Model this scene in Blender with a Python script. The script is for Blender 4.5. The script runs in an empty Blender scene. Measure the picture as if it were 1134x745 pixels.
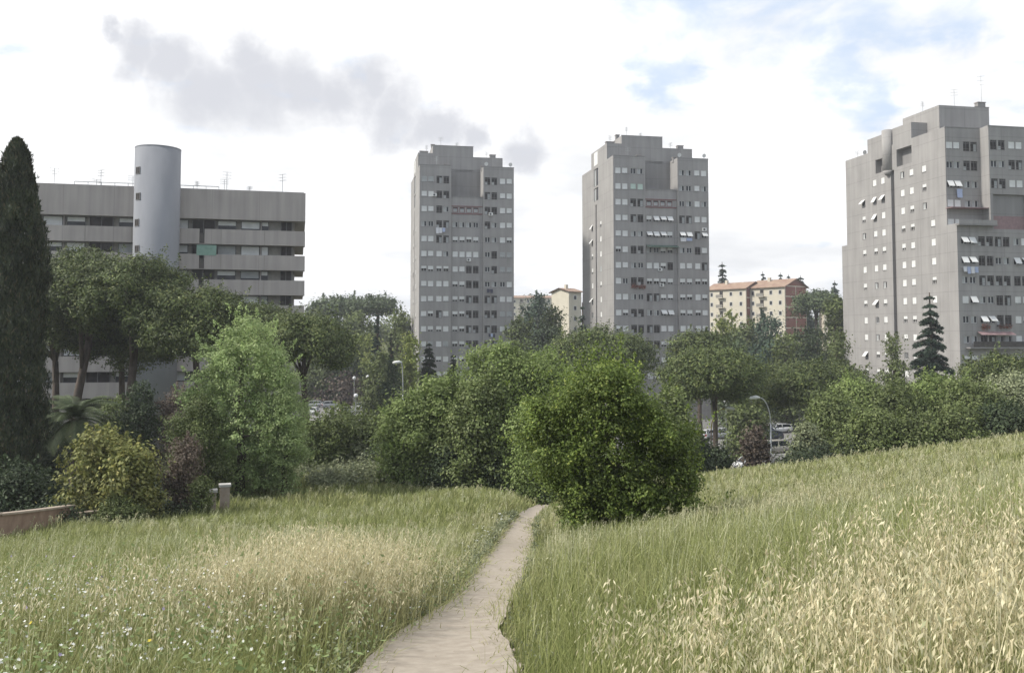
import bpy, math, random
import numpy as np

# ------------------------------------------------------------------ camera, world, sun, exposure
S = bpy.context.scene
F, CX, CY, PITCH = 982.0, 567.0, 320.0, math.radians(3.0)
cam_d = bpy.data.cameras.new('camera')
cam = bpy.data.objects.new('camera', cam_d)
S.collection.objects.link(cam)
cam.location = (0, 0, 0)
cam.rotation_euler = (math.radians(90) + PITCH, 0, 0)
cam_d.sensor_width = 36.0
cam_d.lens = 36.0 * F / 1134.0
cam_d.shift_y = -(372.5 - CY) / 1134.0
cam_d.clip_start = 0.1
cam_d.clip_end = 20000
S.camera = cam

SUN_EL, SUN_AZ = math.radians(42), math.radians(-100)      # azimuth from +Y (view direction) clockwise; sun to the left, a little behind

def pix_dir(px, py):
    a, b = (px - CX) / F, (CY - py) / F
    c, s = math.cos(PITCH), math.sin(PITCH)
    return np.array([a, c - b * s, s + b * c])

W = bpy.data.worlds.new('World'); S.world = W; W.use_nodes = True
nt = W.node_tree; nt.nodes.clear(); L = nt.links
def wn(t, **k):
    n = nt.nodes.new(t)
    for a, b in k.items(): setattr(n, a, b)
    return n
out = wn('ShaderNodeOutputWorld'); bg = wn('ShaderNodeBackground'); L.new(bg.outputs[0], out.inputs[0])
bg.inputs[1].default_value = 0.10
sky = wn('ShaderNodeTexSky', sky_type='NISHITA', sun_disc=False)
sky.sun_elevation = SUN_EL; sky.sun_rotation = SUN_AZ; sky.air_density = 1.0; sky.dust_density = 2.0
geo = wn('ShaderNodeTexCoord')
nrm = wn('ShaderNodeVectorMath', operation='NORMALIZE'); L.new(geo.outputs['Generated'], nrm.inputs[0])
sep = wn('ShaderNodeSeparateXYZ'); L.new(nrm.outputs[0], sep.inputs[0])
def wm(op, a, b=None, c=None, clamp=False):
    n = wn('ShaderNodeMath', operation=op, use_clamp=clamp)
    for i, v in enumerate((a, b, c)):
        if v is None: continue
        if isinstance(v, (int, float)): n.inputs[i].default_value = v
        else: L.new(v, n.inputs[i])
    return n.outputs[0]
zz = wm('ADD', wm('MAXIMUM', sep.outputs[2], 0.0), 0.22)
cmb = wn('ShaderNodeCombineXYZ')
L.new(wm('DIVIDE', sep.outputs[0], zz), cmb.inputs[0]); L.new(wm('DIVIDE', sep.outputs[1], zz), cmb.inputs[1])
def wnoise(scale, detail, rough, off=(0, 0, 0), dist=0.0):
    m = wn('ShaderNodeMapping'); L.new(cmb.outputs[0], m.inputs[0]); m.inputs['Location'].default_value = off
    m.inputs['Scale'].default_value = (1, 1, 1)
    n = wn('ShaderNodeTexNoise'); L.new(m.outputs[0], n.inputs['Vector'])
    n.inputs['Scale'].default_value = scale; n.inputs['Detail'].default_value = detail
    n.inputs['Roughness'].default_value = rough; n.inputs['Distortion'].default_value = dist
    return n.outputs['Fac']
wpn = wn('ShaderNodeTexNoise'); L.new(nrm.outputs[0], wpn.inputs['Vector']); wpn.inputs['Scale'].default_value = 9.0; wpn.inputs['Detail'].default_value = 7; wpn.inputs['Roughness'].default_value = .62
wps = wn('ShaderNodeVectorMath', operation='SUBTRACT'); L.new(wpn.outputs['Color'], wps.inputs[0]); wps.inputs[1].default_value = (.5, .5, .5)
wpm = wn('ShaderNodeVectorMath', operation='MULTIPLY_ADD'); L.new(wps.outputs[0], wpm.inputs[0]); wpm.inputs[1].default_value = (.11, .11, .11); L.new(nrm.outputs[0], wpm.inputs[2])
def blobs(lst):
    acc = None
    for px, py, r in lst:
        d = pix_dir(px, py); d = d / np.linalg.norm(d)
        v = wn('ShaderNodeVectorMath', operation='DISTANCE'); L.new(wpm.outputs[0], v.inputs[0]); v.inputs[1].default_value = tuple(d)
        m = wn('ShaderNodeMapRange'); L.new(v.outputs['Value'], m.inputs[0])
        m.inputs[1].default_value = 0; m.inputs[2].default_value = r / F; m.inputs[3].default_value = 1; m.inputs[4].default_value = 0
        acc = m.outputs[0] if acc is None else wm('MAXIMUM', acc, m.outputs[0])
    return acc
def sstep(v, a, b):
    m = wn('ShaderNodeMapRange', interpolation_type='SMOOTHSTEP'); L.new(v, m.inputs[0])
    m.inputs[1].default_value = a; m.inputs[2].default_value = b
    return m.outputs[0]
n1 = wnoise(3.6, 9, 0.58, (3.1, 1.7, 0), 0.3)
n2 = wnoise(1.6, 7, 0.55, (7.3, 2.2, 0))
n3 = wnoise(7.0, 8, 0.6, (1.3, 8.2, 0), 0.5)
grey = blobs([(118, 38, 26), (150, 60, 46), (190, 74, 50), (235, 100, 58), (275, 66, 42), (285, 98, 64), (325, 98, 54), (365, 108, 52), (405, 100, 54), (440, 118, 58), (485, 132, 48), (518, 142, 32), (580, 170, 40)])
grey_m = sstep(wm('ADD', grey, wm('MULTIPLY', wm('SUBTRACT', n1, 0.5), 0.6)), -0.05, 0.75)
blue = blobs([(700, 20, 80), (775, 30, 85), (830, 5, 80), (880, 0, 95), (960, -5, 95), (930, 95, 55), (745, 60, 80), (960, 118, 40), (1060, 5, 60), (1500, 60, 300), (-400, 0, 300)])
blue_m = sstep(wm('ADD', blue, wm('MULTIPLY', wm('SUBTRACT', n3, 0.5), 1.8)), 0.05, 0.75)
blue_m = wm('MULTIPLY', blue_m, sstep(n1, 0.30, 0.60))
# outside the picture: broken cloud
out_m = wm('MULTIPLY', sstep(n2, 0.55, 0.75), sstep(sep.outputs[2], 0.45, 0.8))
blue_m = wm('MAXIMUM', blue_m, out_m)
# unseen sky behind the camera: darker, bluer tone added to dim tower fronts
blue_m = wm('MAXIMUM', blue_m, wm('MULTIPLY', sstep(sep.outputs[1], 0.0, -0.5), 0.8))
wh = wn('ShaderNodeMix', data_type='RGBA'); L.new(sstep(n2, 0.30, 0.62), wh.inputs[0])
wh.inputs[6].default_value = (5.75, 5.85, 6.0, 1); wh.inputs[7].default_value = (8.0, 8.0, 8.0, 1)
gm = wn('ShaderNodeMix', data_type='RGBA'); L.new(wm('MULTIPLY', grey_m, 0.95), gm.inputs[0]); L.new(wh.outputs[2], gm.inputs[6])
gm.inputs[7].default_value = (4.55, 4.65, 5.0, 1)
sk = wn('ShaderNodeMix', data_type='RGBA'); sk.inputs[0].default_value = 0.75; L.new(sky.outputs[0], sk.inputs[6]); sk.inputs[7].default_value = (4.5, 5.5, 7.0, 1)
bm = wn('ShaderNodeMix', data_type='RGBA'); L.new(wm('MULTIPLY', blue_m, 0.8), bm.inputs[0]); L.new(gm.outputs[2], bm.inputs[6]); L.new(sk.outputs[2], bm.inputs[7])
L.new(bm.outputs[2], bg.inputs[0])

sun_d = bpy.data.lights.new('sun', 'SUN'); sun = bpy.data.objects.new('sun', sun_d); S.collection.objects.link(sun)
sun_d.energy = 2.9; sun_d.angle = math.radians(6); sun_d.color = (1.0, 0.955, 0.88)
sd = np.array([math.sin(SUN_AZ) * math.cos(SUN_EL), math.cos(SUN_AZ) * math.cos(SUN_EL), math.sin(SUN_EL)])
from mathutils import Vector, Matrix
sun.rotation_euler = Vector(sd).to_track_quat('Z', 'Y').to_euler()

S.view_settings.view_transform = 'Standard'; S.view_settings.look = 'None'
S.view_settings.exposure = 0.65; S.view_settings.gamma = 1.0; S.view_settings.use_curve_mapping = False
S.cycles.max_bounces = 5; S.cycles.diffuse_bounces = 3; S.cycles.glossy_bounces = 2; S.cycles.transmission_bounces = 3
S.cycles.transparent_max_bounces = 6; S.cycles.volume_bounces = 0
S.cycles.use_denoising = True
S.cycles.use_adaptive_sampling = False

C = S.collection
rng = np.random.default_rng(7)
random.seed(7)

# ------------------------------------------------------------------ terrain height
_py = np.array([-300, -20, 0, 4, 8, 12, 16, 24, 32, 40, 50, 60, 80, 96, 112, 205, 240, 280, 330, 500, 900, 9000.])
_pz = np.array([-1, -1.3, -1.6, -1.75, -2.5, -3.25, -4.05, -5.5, -6.7, -7.85, -9.3, -10.8, -13.9, -16, -16, -16, -12, -4, 0.5, 2, 1, -40.])
_fy = np.arange(-300, 1000, 0.5); _fz = np.interp(_fy, _py, _pz)
_k = np.exp(-0.5 * (np.arange(-8, 9) / 3.0) ** 2); _k /= _k.sum()
_fz = np.convolve(np.pad(_fz, 8, mode='edge'), _k, mode='valid')
def sst(x, a, b):
    t = np.clip((x - a) / (b - a), 0, 1); return t * t * (3 - 2 * t)
def hgt(X, Y):
    X = np.asarray(X, float); Y = np.asarray(Y, float)
    z = np.where(Y < 990, np.interp(Y, _fy, _fz), np.interp(Y, _py, _pz))
    z = z + 0.13 * np.clip(X - 0.8, 0, 40) * (1 - sst(Y, 46, 88)) * sst(Y, -30, 2)
    z = z - 0.035 * np.clip(-X - 3, 0, 40) * (1 - sst(Y, 40, 80)) * sst(Y, -30, 2)
    z = z + 2.1 * np.exp(-((X + 12) / 10) ** 2 - ((Y - 60) / 15) ** 2)
    z = z + 0.65 * np.exp(-((X + 1.8) / 2.6) ** 2 - ((Y - 37) / 8) ** 2)
    return z
def h1(x, y): return float(hgt(x, y))
def ground_at(px, py):
    d = pix_dir(px, py); t = 1.0
    while t < 900:
        p = d * t
        if p[2] < h1(p[0], p[1]): return float(p[0]), float(p[1])
        t += 0.05 + t * 0.002
    return float(p[0]), float(p[1])
def ray_z(py, Y): return Y * math.tan(PITCH + math.atan((CY - py) / F))
def ray_x(px, Y, py=400): 
    d = pix_dir(px, py); return float(d[0] / d[1] * Y)

# path centre line in plan (left and right edge read off the photograph, projected onto the hill)
_edges = [(350, 560, 790), (395, 575, 745), (430, 563, 712), (455, 552, 697), (503, 573, 664), (520, 582, 640), (533, 587, 622), (550, 592, 598), (562, 590, 583), (575, 592, 572)]
pl, pr = [], []
for l, r, y in _edges:
    pl.append(ground_at(l, y)); pr.append(ground_at(r, y))
pl = np.array(pl); pr = np.array(pr)
pcy = (pl[:, 1] + pr[:, 1]) / 2; pcx = (pl[:, 0] + pr[:, 0]) / 2; pww = np.clip((pr[:, 0] - pl[:, 0]) / 2, 0.32, 0.6)
pcy = np.concatenate([[-6], pcy, [44, 52, 60]]); pcx = np.concatenate([[pcx[0] + 0.3], pcx, [1.9, 1.6, 1.2]]); pww = np.concatenate([[0.5], pww, [0.4, 0.4, 0.4]])
def path_x(Y): return np.interp(Y, pcy, pcx)
def path_w(Y): return np.interp(Y, pcy, pww)

# ------------------------------------------------------------------ materials
def mat(name):
    m = bpy.data.materials.new(name); m.use_nodes = True
    n = m.node_tree; b = n.nodes['Principled BSDF']; b.inputs['Roughness'].default_value = 0.85
    b.inputs['Specular IOR Level'].default_value = 0.25
    return m, n, b
def noise_mat(name, c1, c2, scale=3.0, detail=6, rough=0.85, bump=0.0, coord='Object', c3=None, stretch=(1, 1, 1), metal=0.0):
    m, n, b = mat(name); b.inputs['Roughness'].default_value = rough; b.inputs['Metallic'].default_value = metal
    tc = n.nodes.new('ShaderNodeTexCoord'); mp = n.nodes.new('ShaderNodeMapping'); n.links.new(tc.outputs[coord], mp.inputs[0])
    mp.inputs['Scale'].default_value = stretch
    t = n.nodes.new('ShaderNodeTexNoise'); t.inputs['Scale'].default_value = scale; t.inputs['Detail'].default_value = detail; t.inputs['Roughness'].default_value = 0.6
    n.links.new(mp.outputs[0], t.inputs['Vector'])
    r = n.nodes.new('ShaderNodeValToRGB'); n.links.new(t.outputs['Fac'], r.inputs[0])
    r.color_ramp.elements[0].position = 0.3; r.color_ramp.elements[0].color = (*c1, 1)
    r.color_ramp.elements[1].position = 0.7; r.color_ramp.elements[1].color = (*c2, 1)
    if c3: e = r.color_ramp.elements.new(0.5); e.color = (*c3, 1)
    n.links.new(r.outputs[0], b.inputs['Base Color'])
    if bump:
        bp = n.nodes.new('ShaderNodeBump'); bp.inputs['Strength'].default_value = bump; n.links.new(t.outputs['Fac'], bp.inputs['Height']); n.links.new(bp.outputs[0], b.inputs['Normal'])
    return m
def flat(name, c, rough=0.6, metal=0.0):
    return noise_mat(name, tuple(x * 0.88 for x in c), tuple(min(1, x * 1.1) for x in c), 6.0, 3, rough, metal=metal)

def leaf_mat(name, c1, c2, trans=0.3, var=0.35, c3=None):
    m = bpy.data.materials.new(name); m.use_nodes = True; n = m.node_tree; n.nodes.clear()
    o = n.nodes.new('ShaderNodeOutputMaterial'); g = n.nodes.new('ShaderNodeNewGeometry'); oi = n.nodes.new('ShaderNodeObjectInfo')
    r = n.nodes.new('ShaderNodeValToRGB'); n.links.new(g.outputs['Random Per Island'], r.inputs[0])
    r.color_ramp.elements[0].color = (*c1, 1); r.color_ramp.elements[1].color = (*c2, 1)
    if c3: e = r.color_ramp.elements.new(0.88); e.color = (*c2, 1); r.color_ramp.elements[-1].color = (*c3, 1)
    tc = n.nodes.new('ShaderNodeTexCoord'); t = n.nodes.new('ShaderNodeTexNoise'); t.inputs['Scale'].default_value = 0.8; t.inputs['Detail'].default_value = 3
    n.links.new(tc.outputs['Object'], t.inputs['Vector'])
    mr = n.nodes.new('ShaderNodeMapRange'); n.links.new(t.outputs['Fac'], mr.inputs[0]); mr.inputs[1].default_value = 0.3; mr.inputs[2].default_value = 0.7
    mr.inputs[3].default_value = 1 - var; mr.inputs[4].default_value = 1 + var
    mr2 = n.nodes.new('ShaderNodeMapRange'); n.links.new(oi.outputs['Random'], mr2.inputs[0]); mr2.inputs[3].default_value = 0.88; mr2.inputs[4].default_value = 1.12
    mu0 = n.nodes.new('ShaderNodeMath'); mu0.operation = 'MULTIPLY'; n.links.new(mr.outputs[0], mu0.inputs[0]); n.links.new(mr2.outputs[0], mu0.inputs[1])
    at = n.nodes.new('ShaderNodeAttribute'); at.attribute_name = 'dry'; m3 = n.nodes.new('ShaderNodeMapRange'); n.links.new(at.outputs['Fac'], m3.inputs[0]); m3.inputs[3].default_value = .80; m3.inputs[4].default_value = 1.30
    mu = n.nodes.new('ShaderNodeMath'); mu.operation = 'MULTIPLY'; n.links.new(mu0.outputs[0], mu.inputs[0]); n.links.new(m3.outputs[0], mu.inputs[1])
    vm = n.nodes.new('ShaderNodeVectorMath'); vm.operation = 'SCALE'; n.links.new(r.outputs[0], vm.inputs[0]); n.links.new(mu.outputs[0], vm.inputs['Scale'])
    d = n.nodes.new('ShaderNodeBsdfPrincipled'); d.inputs['Roughness'].default_value = 0.6; d.inputs['Specular IOR Level'].default_value = 0.3
    tr = n.nodes.new('ShaderNodeBsdfTranslucent'); mx = n.nodes.new('ShaderNodeMixShader'); mx.inputs[0].default_value = trans
    n.links.new(vm.outputs[0], d.inputs['Base Color']); n.links.new(vm.outputs[0], tr.inputs[0])
    n.links.new(d.outputs[0], mx.inputs[1]); n.links.new(tr.outputs[0], mx.inputs[2]); n.links.new(mx.outputs[0], o.inputs[0])
    return m

def concrete_mat(name, base, joint_z, off_z=0.0, joint_x=0.0, tint=0.25, streak=0.3):
    """concrete with day joints every joint_z metres and vertical weather streaks"""
    m, n, b = mat(name); b.inputs['Roughness'].default_value = 0.9
    N, K = n.nodes, n.links
    tc = N.new('ShaderNodeTexCoord'); sp = N.new('ShaderNodeSeparateXYZ'); K.new(tc.outputs['Object'], sp.inputs[0])
    def mth(op, a, b_=None, clamp=False):
        x = N.new('ShaderNodeMath'); x.operation = op; x.use_clamp = clamp
        for i, v in enumerate((a, b_)):
            if v is None: continue
            if isinstance(v, (int, float)): x.inputs[i].default_value = v
            else: K.new(v, x.inputs[i])
        return x.outputs[0]
    def noise(scale, stretch, det=5):
        mp = N.new('ShaderNodeMapping'); K.new(tc.outputs['Object'], mp.inputs[0]); mp.inputs['Scale'].default_value = stretch
        t = N.new('ShaderNodeTexNoise'); K.new(mp.outputs[0], t.inputs['Vector']); t.inputs['Scale'].default_value = scale; t.inputs['Detail'].default_value = det
        return t.outputs['Fac']
    jz = mth('LESS_THAN', mth('FRACT', mth('DIVIDE', mth('ADD', sp.outputs[2], off_z), joint_z)), 0.035)
    f = mth('MULTIPLY', jz, 0.16)
    if joint_x:
        sxy = mth('ADD', sp.outputs[0], sp.outputs[1])
        f = mth('MAXIMUM', f, mth('MULTIPLY', mth('LESS_THAN', mth('FRACT', mth('DIVIDE', sxy, joint_x)), 0.015), 0.18))
    s1 = noise(1.0, (1.3, 1.3, 0.10)); s2 = noise(0.25, (1, 1, 1)); s3 = noise(14, (1, 1, 1), 2)
    v = mth('ADD', mth('MULTIPLY', mth('SUBTRACT', s1, 0.5), streak * 1.6), mth('MULTIPLY', mth('SUBTRACT', s2, 0.5), tint * 2))
    v = mth('ADD', v, mth('MULTIPLY', mth('SUBTRACT', s3, 0.5), 0.12))
    v = mth('SUBTRACT', mth('ADD', v, 1.0), f)
    vm = N.new('ShaderNodeVectorMath'); vm.operation = 'SCALE'; vm.inputs[0].default_value = base; K.new(v, vm.inputs['Scale'])
    K.new(vm.outputs[0], b.inputs['Base Color'])
    return m

M = {}
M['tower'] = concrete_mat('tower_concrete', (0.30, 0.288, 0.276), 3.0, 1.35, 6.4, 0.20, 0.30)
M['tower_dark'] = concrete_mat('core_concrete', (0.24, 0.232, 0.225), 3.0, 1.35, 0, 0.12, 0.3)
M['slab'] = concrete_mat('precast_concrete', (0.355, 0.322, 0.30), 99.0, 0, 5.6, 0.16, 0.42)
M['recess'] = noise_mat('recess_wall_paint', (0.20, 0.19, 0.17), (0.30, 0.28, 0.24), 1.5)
M['cyl'] = noise_mat('stair_tower_render', (0.200, 0.207, 0.225), (0.25, 0.257, 0.275), 0.5, 6, stretch=(1, 1, 0.3))
M['shutter'] = noise_mat('shutter_white', (0.60, 0.60, 0.58), (0.74, 0.74, 0.72), 1.0)
M['shutter_g'] = noise_mat('shutter_grey', (0.30, 0.31, 0.31), (0.42, 0.43, 0.42), 1.0)
M['shutter_m'] = noise_mat('shutter_mint', (0.42, 0.52, 0.46), (0.50, 0.60, 0.53), 1.0)
M['glass'] = noise_mat('window_glass', (0.02, 0.022, 0.025), (0.05, 0.05, 0.055), 0.7, rough=0.25)
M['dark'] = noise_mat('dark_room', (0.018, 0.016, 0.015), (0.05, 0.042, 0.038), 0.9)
M['frame_w'] = flat('frame_white', (0.55, 0.55, 0.53))
M['frame_g'] = flat('frame_grey', (0.16, 0.155, 0.15))
M['frame_r'] = flat('frame_red', (0.20, 0.085, 0.085))
M['metal'] = flat('galvanised_metal', (0.42, 0.43, 0.43), 0.45, 0.4)
M['dmetal'] = flat('dark_metal', (0.10, 0.10, 0.10), 0.5, 0.3)
M['pink'] = noise_mat('faded_pink_awning', (0.22, 0.15, 0.15), (0.30, 0.20, 0.20), 2.0)
M['greenaw'] = noise_mat('green_awning', (0.03, 0.06, 0.05), (0.06, 0.10, 0.08), 2.0)
M['mint'] = noise_mat('mint_sunblind', (0.16, 0.26, 0.21), (0.22, 0.33, 0.27), 2.0)
M['stain'] = noise_mat('downpipe_recess', (0.05, 0.045, 0.04), (0.10, 0.09, 0.08), 2.0)
M['cloth_b'] = flat('laundry_blue', (0.42, 0.48, 0.66)); M['cloth_w'] = flat('laundry_white', (0.7, 0.7, 0.72)); M['cloth_d'] = flat('laundry_dark', (0.06, 0.06, 0.09))
M['flower'] = noise_mat('red_geraniums', (0.25, 0.02, 0.03), (0.10, 0.10, 0.04), 30)
M['cream'] = noise_mat('cream_render', (0.50, 0.46, 0.37), (0.60, 0.55, 0.45), 0.3)
M['brick'] = noise_mat('red_brick_infill', (0.21, 0.095, 0.075), (0.27, 0.125, 0.10), 1.2)
M['tileroof'] = noise_mat('terracotta_roof', (0.24, 0.15, 0.115), (0.34, 0.25, 0.18), 0.6)
M['wall_stone'] = noise_mat('garden_wall_render', (0.20, 0.135, 0.10), (0.32, 0.235, 0.18), 2.2, 8, bump=0.2)
M['coping'] = noise_mat('coping_stone', (0.30, 0.24, 0.19), (0.42, 0.36, 0.30), 3)
M['asphalt'] = noise_mat('asphalt', (0.16, 0.155, 0.15), (0.24, 0.235, 0.225), 0.8, 8)
M['kerb'] = noise_mat('kerb_stone', (0.42, 0.41, 0.38), (0.55, 0.53, 0.5), 2)
M['bark'] = noise_mat('bark', (0.055, 0.042, 0.032), (0.13, 0.10, 0.075), 3.0, 8, bump=0.4, stretch=(1, 1, 0.25))
M['pinebark'] = noise_mat('pine_bark', (0.05, 0.04, 0.033), (0.13, 0.10, 0.08), 3.0, 8, bump=0.4, stretch=(1, 1, 0.3))
M['mustard'] = flat('mustard_paint', (.38, .30, .06))
M['soil'] = noise_mat('meadow_ground', (0.055, 0.065, 0.026), (0.14, 0.13, 0.062), 0.45, 10, 0.95, bump=0.3, c3=(0.085, 0.095, 0.038))
M['path'] = noise_mat('trodden_dirt', (0.27, 0.232, 0.188), (0.37, 0.325, 0.27), 9, 12, 0.95, bump=0.05, c3=(0.32, 0.278, 0.228))

# ------------------------------------------------------------------ mesh helpers
def np_mesh(name, verts, face_sizes, loops, mats=(), mat_idx=None, attr=None):
    me = bpy.data.meshes.new(name)
    verts = np.asarray(verts, np.float32)
    me.vertices.add(len(verts)); me.vertices.foreach_set('co', verts.ravel())
    loops = np.asarray(loops, np.int32).ravel(); me.loops.add(len(loops)); me.loops.foreach_set('vertex_index', loops)
    fs = np.asarray(face_sizes, np.int32); st = np.concatenate([[0], np.cumsum(fs)[:-1]]).astype(np.int32)
    me.polygons.add(len(fs)); me.polygons.foreach_set('loop_start', st)
    if mat_idx is not None: me.polygons.foreach_set('material_index', np.asarray(mat_idx, np.int32))
    for m in mats: me.materials.append(m)
    if attr is not None:
        a = me.attributes.new('dry', 'FLOAT', 'POINT'); a.data.foreach_set('value', np.asarray(attr, np.float32))
    me.update(calc_edges=True)
    return me

class MB:
    def __init__(s): s.v, s.f, s.m, s.mats = [], [], [], []
    def mi(s, m):
        if m not in s.mats: s.mats.append(m)
        return s.mats.index(m)
    def quad(s, a, b, c, d, m):
        i = len(s.v); s.v += [tuple(a), tuple(b), tuple(c), tuple(d)]; s.f.append((i, i + 1, i + 2, i + 3)); s.m.append(s.mi(m))
    def box(s, x0, x1, y0, y1, z0, z1, m, skip=''):
        i = len(s.v); k = s.mi(m)
        s.v += [(x0, y0, z0), (x1, y0, z0), (x1, y1, z0), (x0, y1, z0), (x0, y0, z1), (x1, y0, z1), (x1, y1, z1), (x0, y1, z1)]
        for n, q in (('b', (0, 3, 2, 1)), ('t', (4, 5, 6, 7)), ('f', (0, 1, 5, 4)), ('r', (1, 2, 6, 5)), ('k', (2, 3, 7, 6)), ('l', (3, 0, 4, 7))):
            if n in skip: continue
            s.f.append(tuple(i + j for j in q)); s.m.append(k)
    def tube(s, pts, rad, m, n=8, cap=True):
        pts = [Vector(p) for p in pts]; k = s.mi(m); rings = []
        if isinstance(rad, (int, float)): rad = [rad] * len(pts)
        for j, p in enumerate(pts):
            d = (pts[min(j + 1, len(pts) - 1)] - pts[max(j - 1, 0)]).normalized()
            a = d.cross(Vector((0, 0, 1)) if abs(d.z) < 0.9 else Vector((1, 0, 0))).normalized(); b = d.cross(a)
            r0 = len(s.v)
            for q in range(n):
                t = 2 * math.pi * q / n; s.v.append(tuple(p + (a * math.cos(t) + b * math.sin(t)) * rad[j]))
            rings.append(r0)
        for j in range(len(rings) - 1):
            for q in range(n):
                s.f.append((rings[j] + q, rings[j] + (q + 1) % n, rings[j + 1] + (q + 1) % n, rings[j + 1] + q)); s.m.append(k)
        if cap:
            s.f.append(tuple(rings[0] + q for q in reversed(range(n)))); s.m.append(k)
            s.f.append(tuple(rings[-1] + q for q in range(n))); s.m.append(k)
    def mesh(s, name):
        me = bpy.data.meshes.new(name); me.from_pydata(s.v, [], s.f)
        for m in s.mats: me.materials.append(m)
        me.polygons.foreach_set('material_index', s.m); me.update()
        return me

def obj(name, data, parent=None, loc=None, rz=None):
    o = bpy.data.objects.new(name, data); C.objects.link(o)
    if parent is not None: o.parent = parent
    if loc is not None: o.location = loc
    if rz is not None: o.rotation_euler = (0, 0, rz)
    return o
def tag(o, label, cat, group=None, kind=None):
    if label: o['label'] = label
    if cat: o['category'] = cat
    if group: o['group'] = group
    if kind: o['kind'] = kind
    return o
def root(name, label, cat, loc, rz=0, group=None):
    return tag(obj(name, None, None, loc, rz), label, cat, group)
def structure(o): o['kind'] = 'structure'; return o
def stuff(o, label=None, cat=None):
    o['kind'] = 'stuff'
    if label: o['label'] = label
    if cat: o['category'] = cat
    return o
def smooth(me):
    me.polygons.foreach_set('use_smooth', np.ones(len(me.polygons), bool)); return me

# ------------------------------------------------------------------ ground sheet and path
xs = np.concatenate([-np.geomspace(2200, 62, 22), np.arange(-60, -12, 1.0), np.arange(-12, 12, 0.25), np.arange(12, 60, 1.0), np.geomspace(60, 2200, 22)])
ys = np.concatenate([np.linspace(-300, -12, 8), np.arange(-10, 30, 0.25), np.arange(30, 70, 0.5), np.arange(70, 340, 3.0), np.geomspace(340, 2400, 20)])
GX, GY = np.meshgrid(xs, ys); GZ = hgt(GX, GY)
off = np.abs(GX - path_x(GY)) - path_w(GY)
GZ = GZ + np.where((GY < 60), -0.02 + 0.0 * off, 0)
bumpy = 0.05 * np.sin(GX * 2.1 + np.sin(GY * 1.3)) * np.sin(GY * 1.7 + GX * .6)
GZ = GZ + np.where((GY < 70) & (off > 0.3), bumpy * np.clip(off - 0.3, 0, 1), 0)
nx, ny = len(xs), len(ys)
idx = np.arange(nx * ny).reshape(ny, nx)
q = np.stack([idx[:-1, :-1], idx[:-1, 1:], idx[1:, 1:], idx[1:, :-1]], -1).reshape(-1, 4)
me = np_mesh('ground', np.stack([GX, GY, GZ], -1).reshape(-1, 3), np.full(len(q), 4), q, [M['soil']])
structure(obj('ground', smooth(me)))

def strip_mesh(name, ycs, ncross, zoff, m, jag=0.0):
    V = []; k = 0
    for y in ycs:
        w0 = path_w(y); c = path_x(y)
        wl = w0 + jag * (math.sin(y * 1.9) * 0.5 + math.sin(y * 5.3 + 1) * 0.3 + math.sin(y * 11.1) * .2)
        wr = w0 + jag * (math.sin(y * 2.3 + 2) * 0.5 + math.sin(y * 6.1) * 0.3 + math.sin(y * 13.7) * .2)
        for j in range(ncross):
            t = j / (ncross - 1); x = c - wl + (wl + wr) * t
            wear = -0.02 * math.sin(math.pi * t) 
            V.append((x, y, h1(x, y) + zoff + wear))
    n = len(ycs); idx = np.arange(n * ncross).reshape(n, ncross)
    q = np.stack([idx[:-1, :-1], idx[:-1, 1:], idx[1:, 1:], idx[1:, :-1]], -1).reshape(-1, 4)
    return smooth(np_mesh(name, V, np.full(len(q), 4), q, [m]))
structure(obj('path', strip_mesh('path', np.concatenate([np.arange(-6, 20, 0.12), np.arange(20, 60, 0.3)]), 9, 0.03, M['path'], 0.035)))

# ------------------------------------------------------------------ leaves and trees
def leaf_quads(P, N, length, width, r=rng, fold=0.0):
    """rhombic leaf cards at P with normals N"""
    n = len(P)
    t = r.normal(size=(n, 3)); t -= N * np.sum(t * N, 1, keepdims=True); t /= np.linalg.norm(t, axis=1, keepdims=True) + 1e-9
    b = np.cross(N, t)
    l = length * r.uniform(0.7, 1.3, (n, 1)); w = width * r.uniform(0.7, 1.3, (n, 1))
    V = np.stack([P - t * l * .5, P + b * w * .5 + t * l * 0.05 + N * l * fold, P + t * l * .5, P - b * w * .5 + t * l * 0.05 + N * l * fold], 1)
    return V.reshape(-1, 3)
def unit(v): return v / (np.linalg.norm(v, axis=-1, keepdims=True) + 1e-9)
def quads_mesh(name, V, m):
    n = len(V) // 4
    return np_mesh(name, V, np.full(n, 4), np.arange(4 * n), [m] if not isinstance(m, (list, tuple)) else m)

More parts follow.
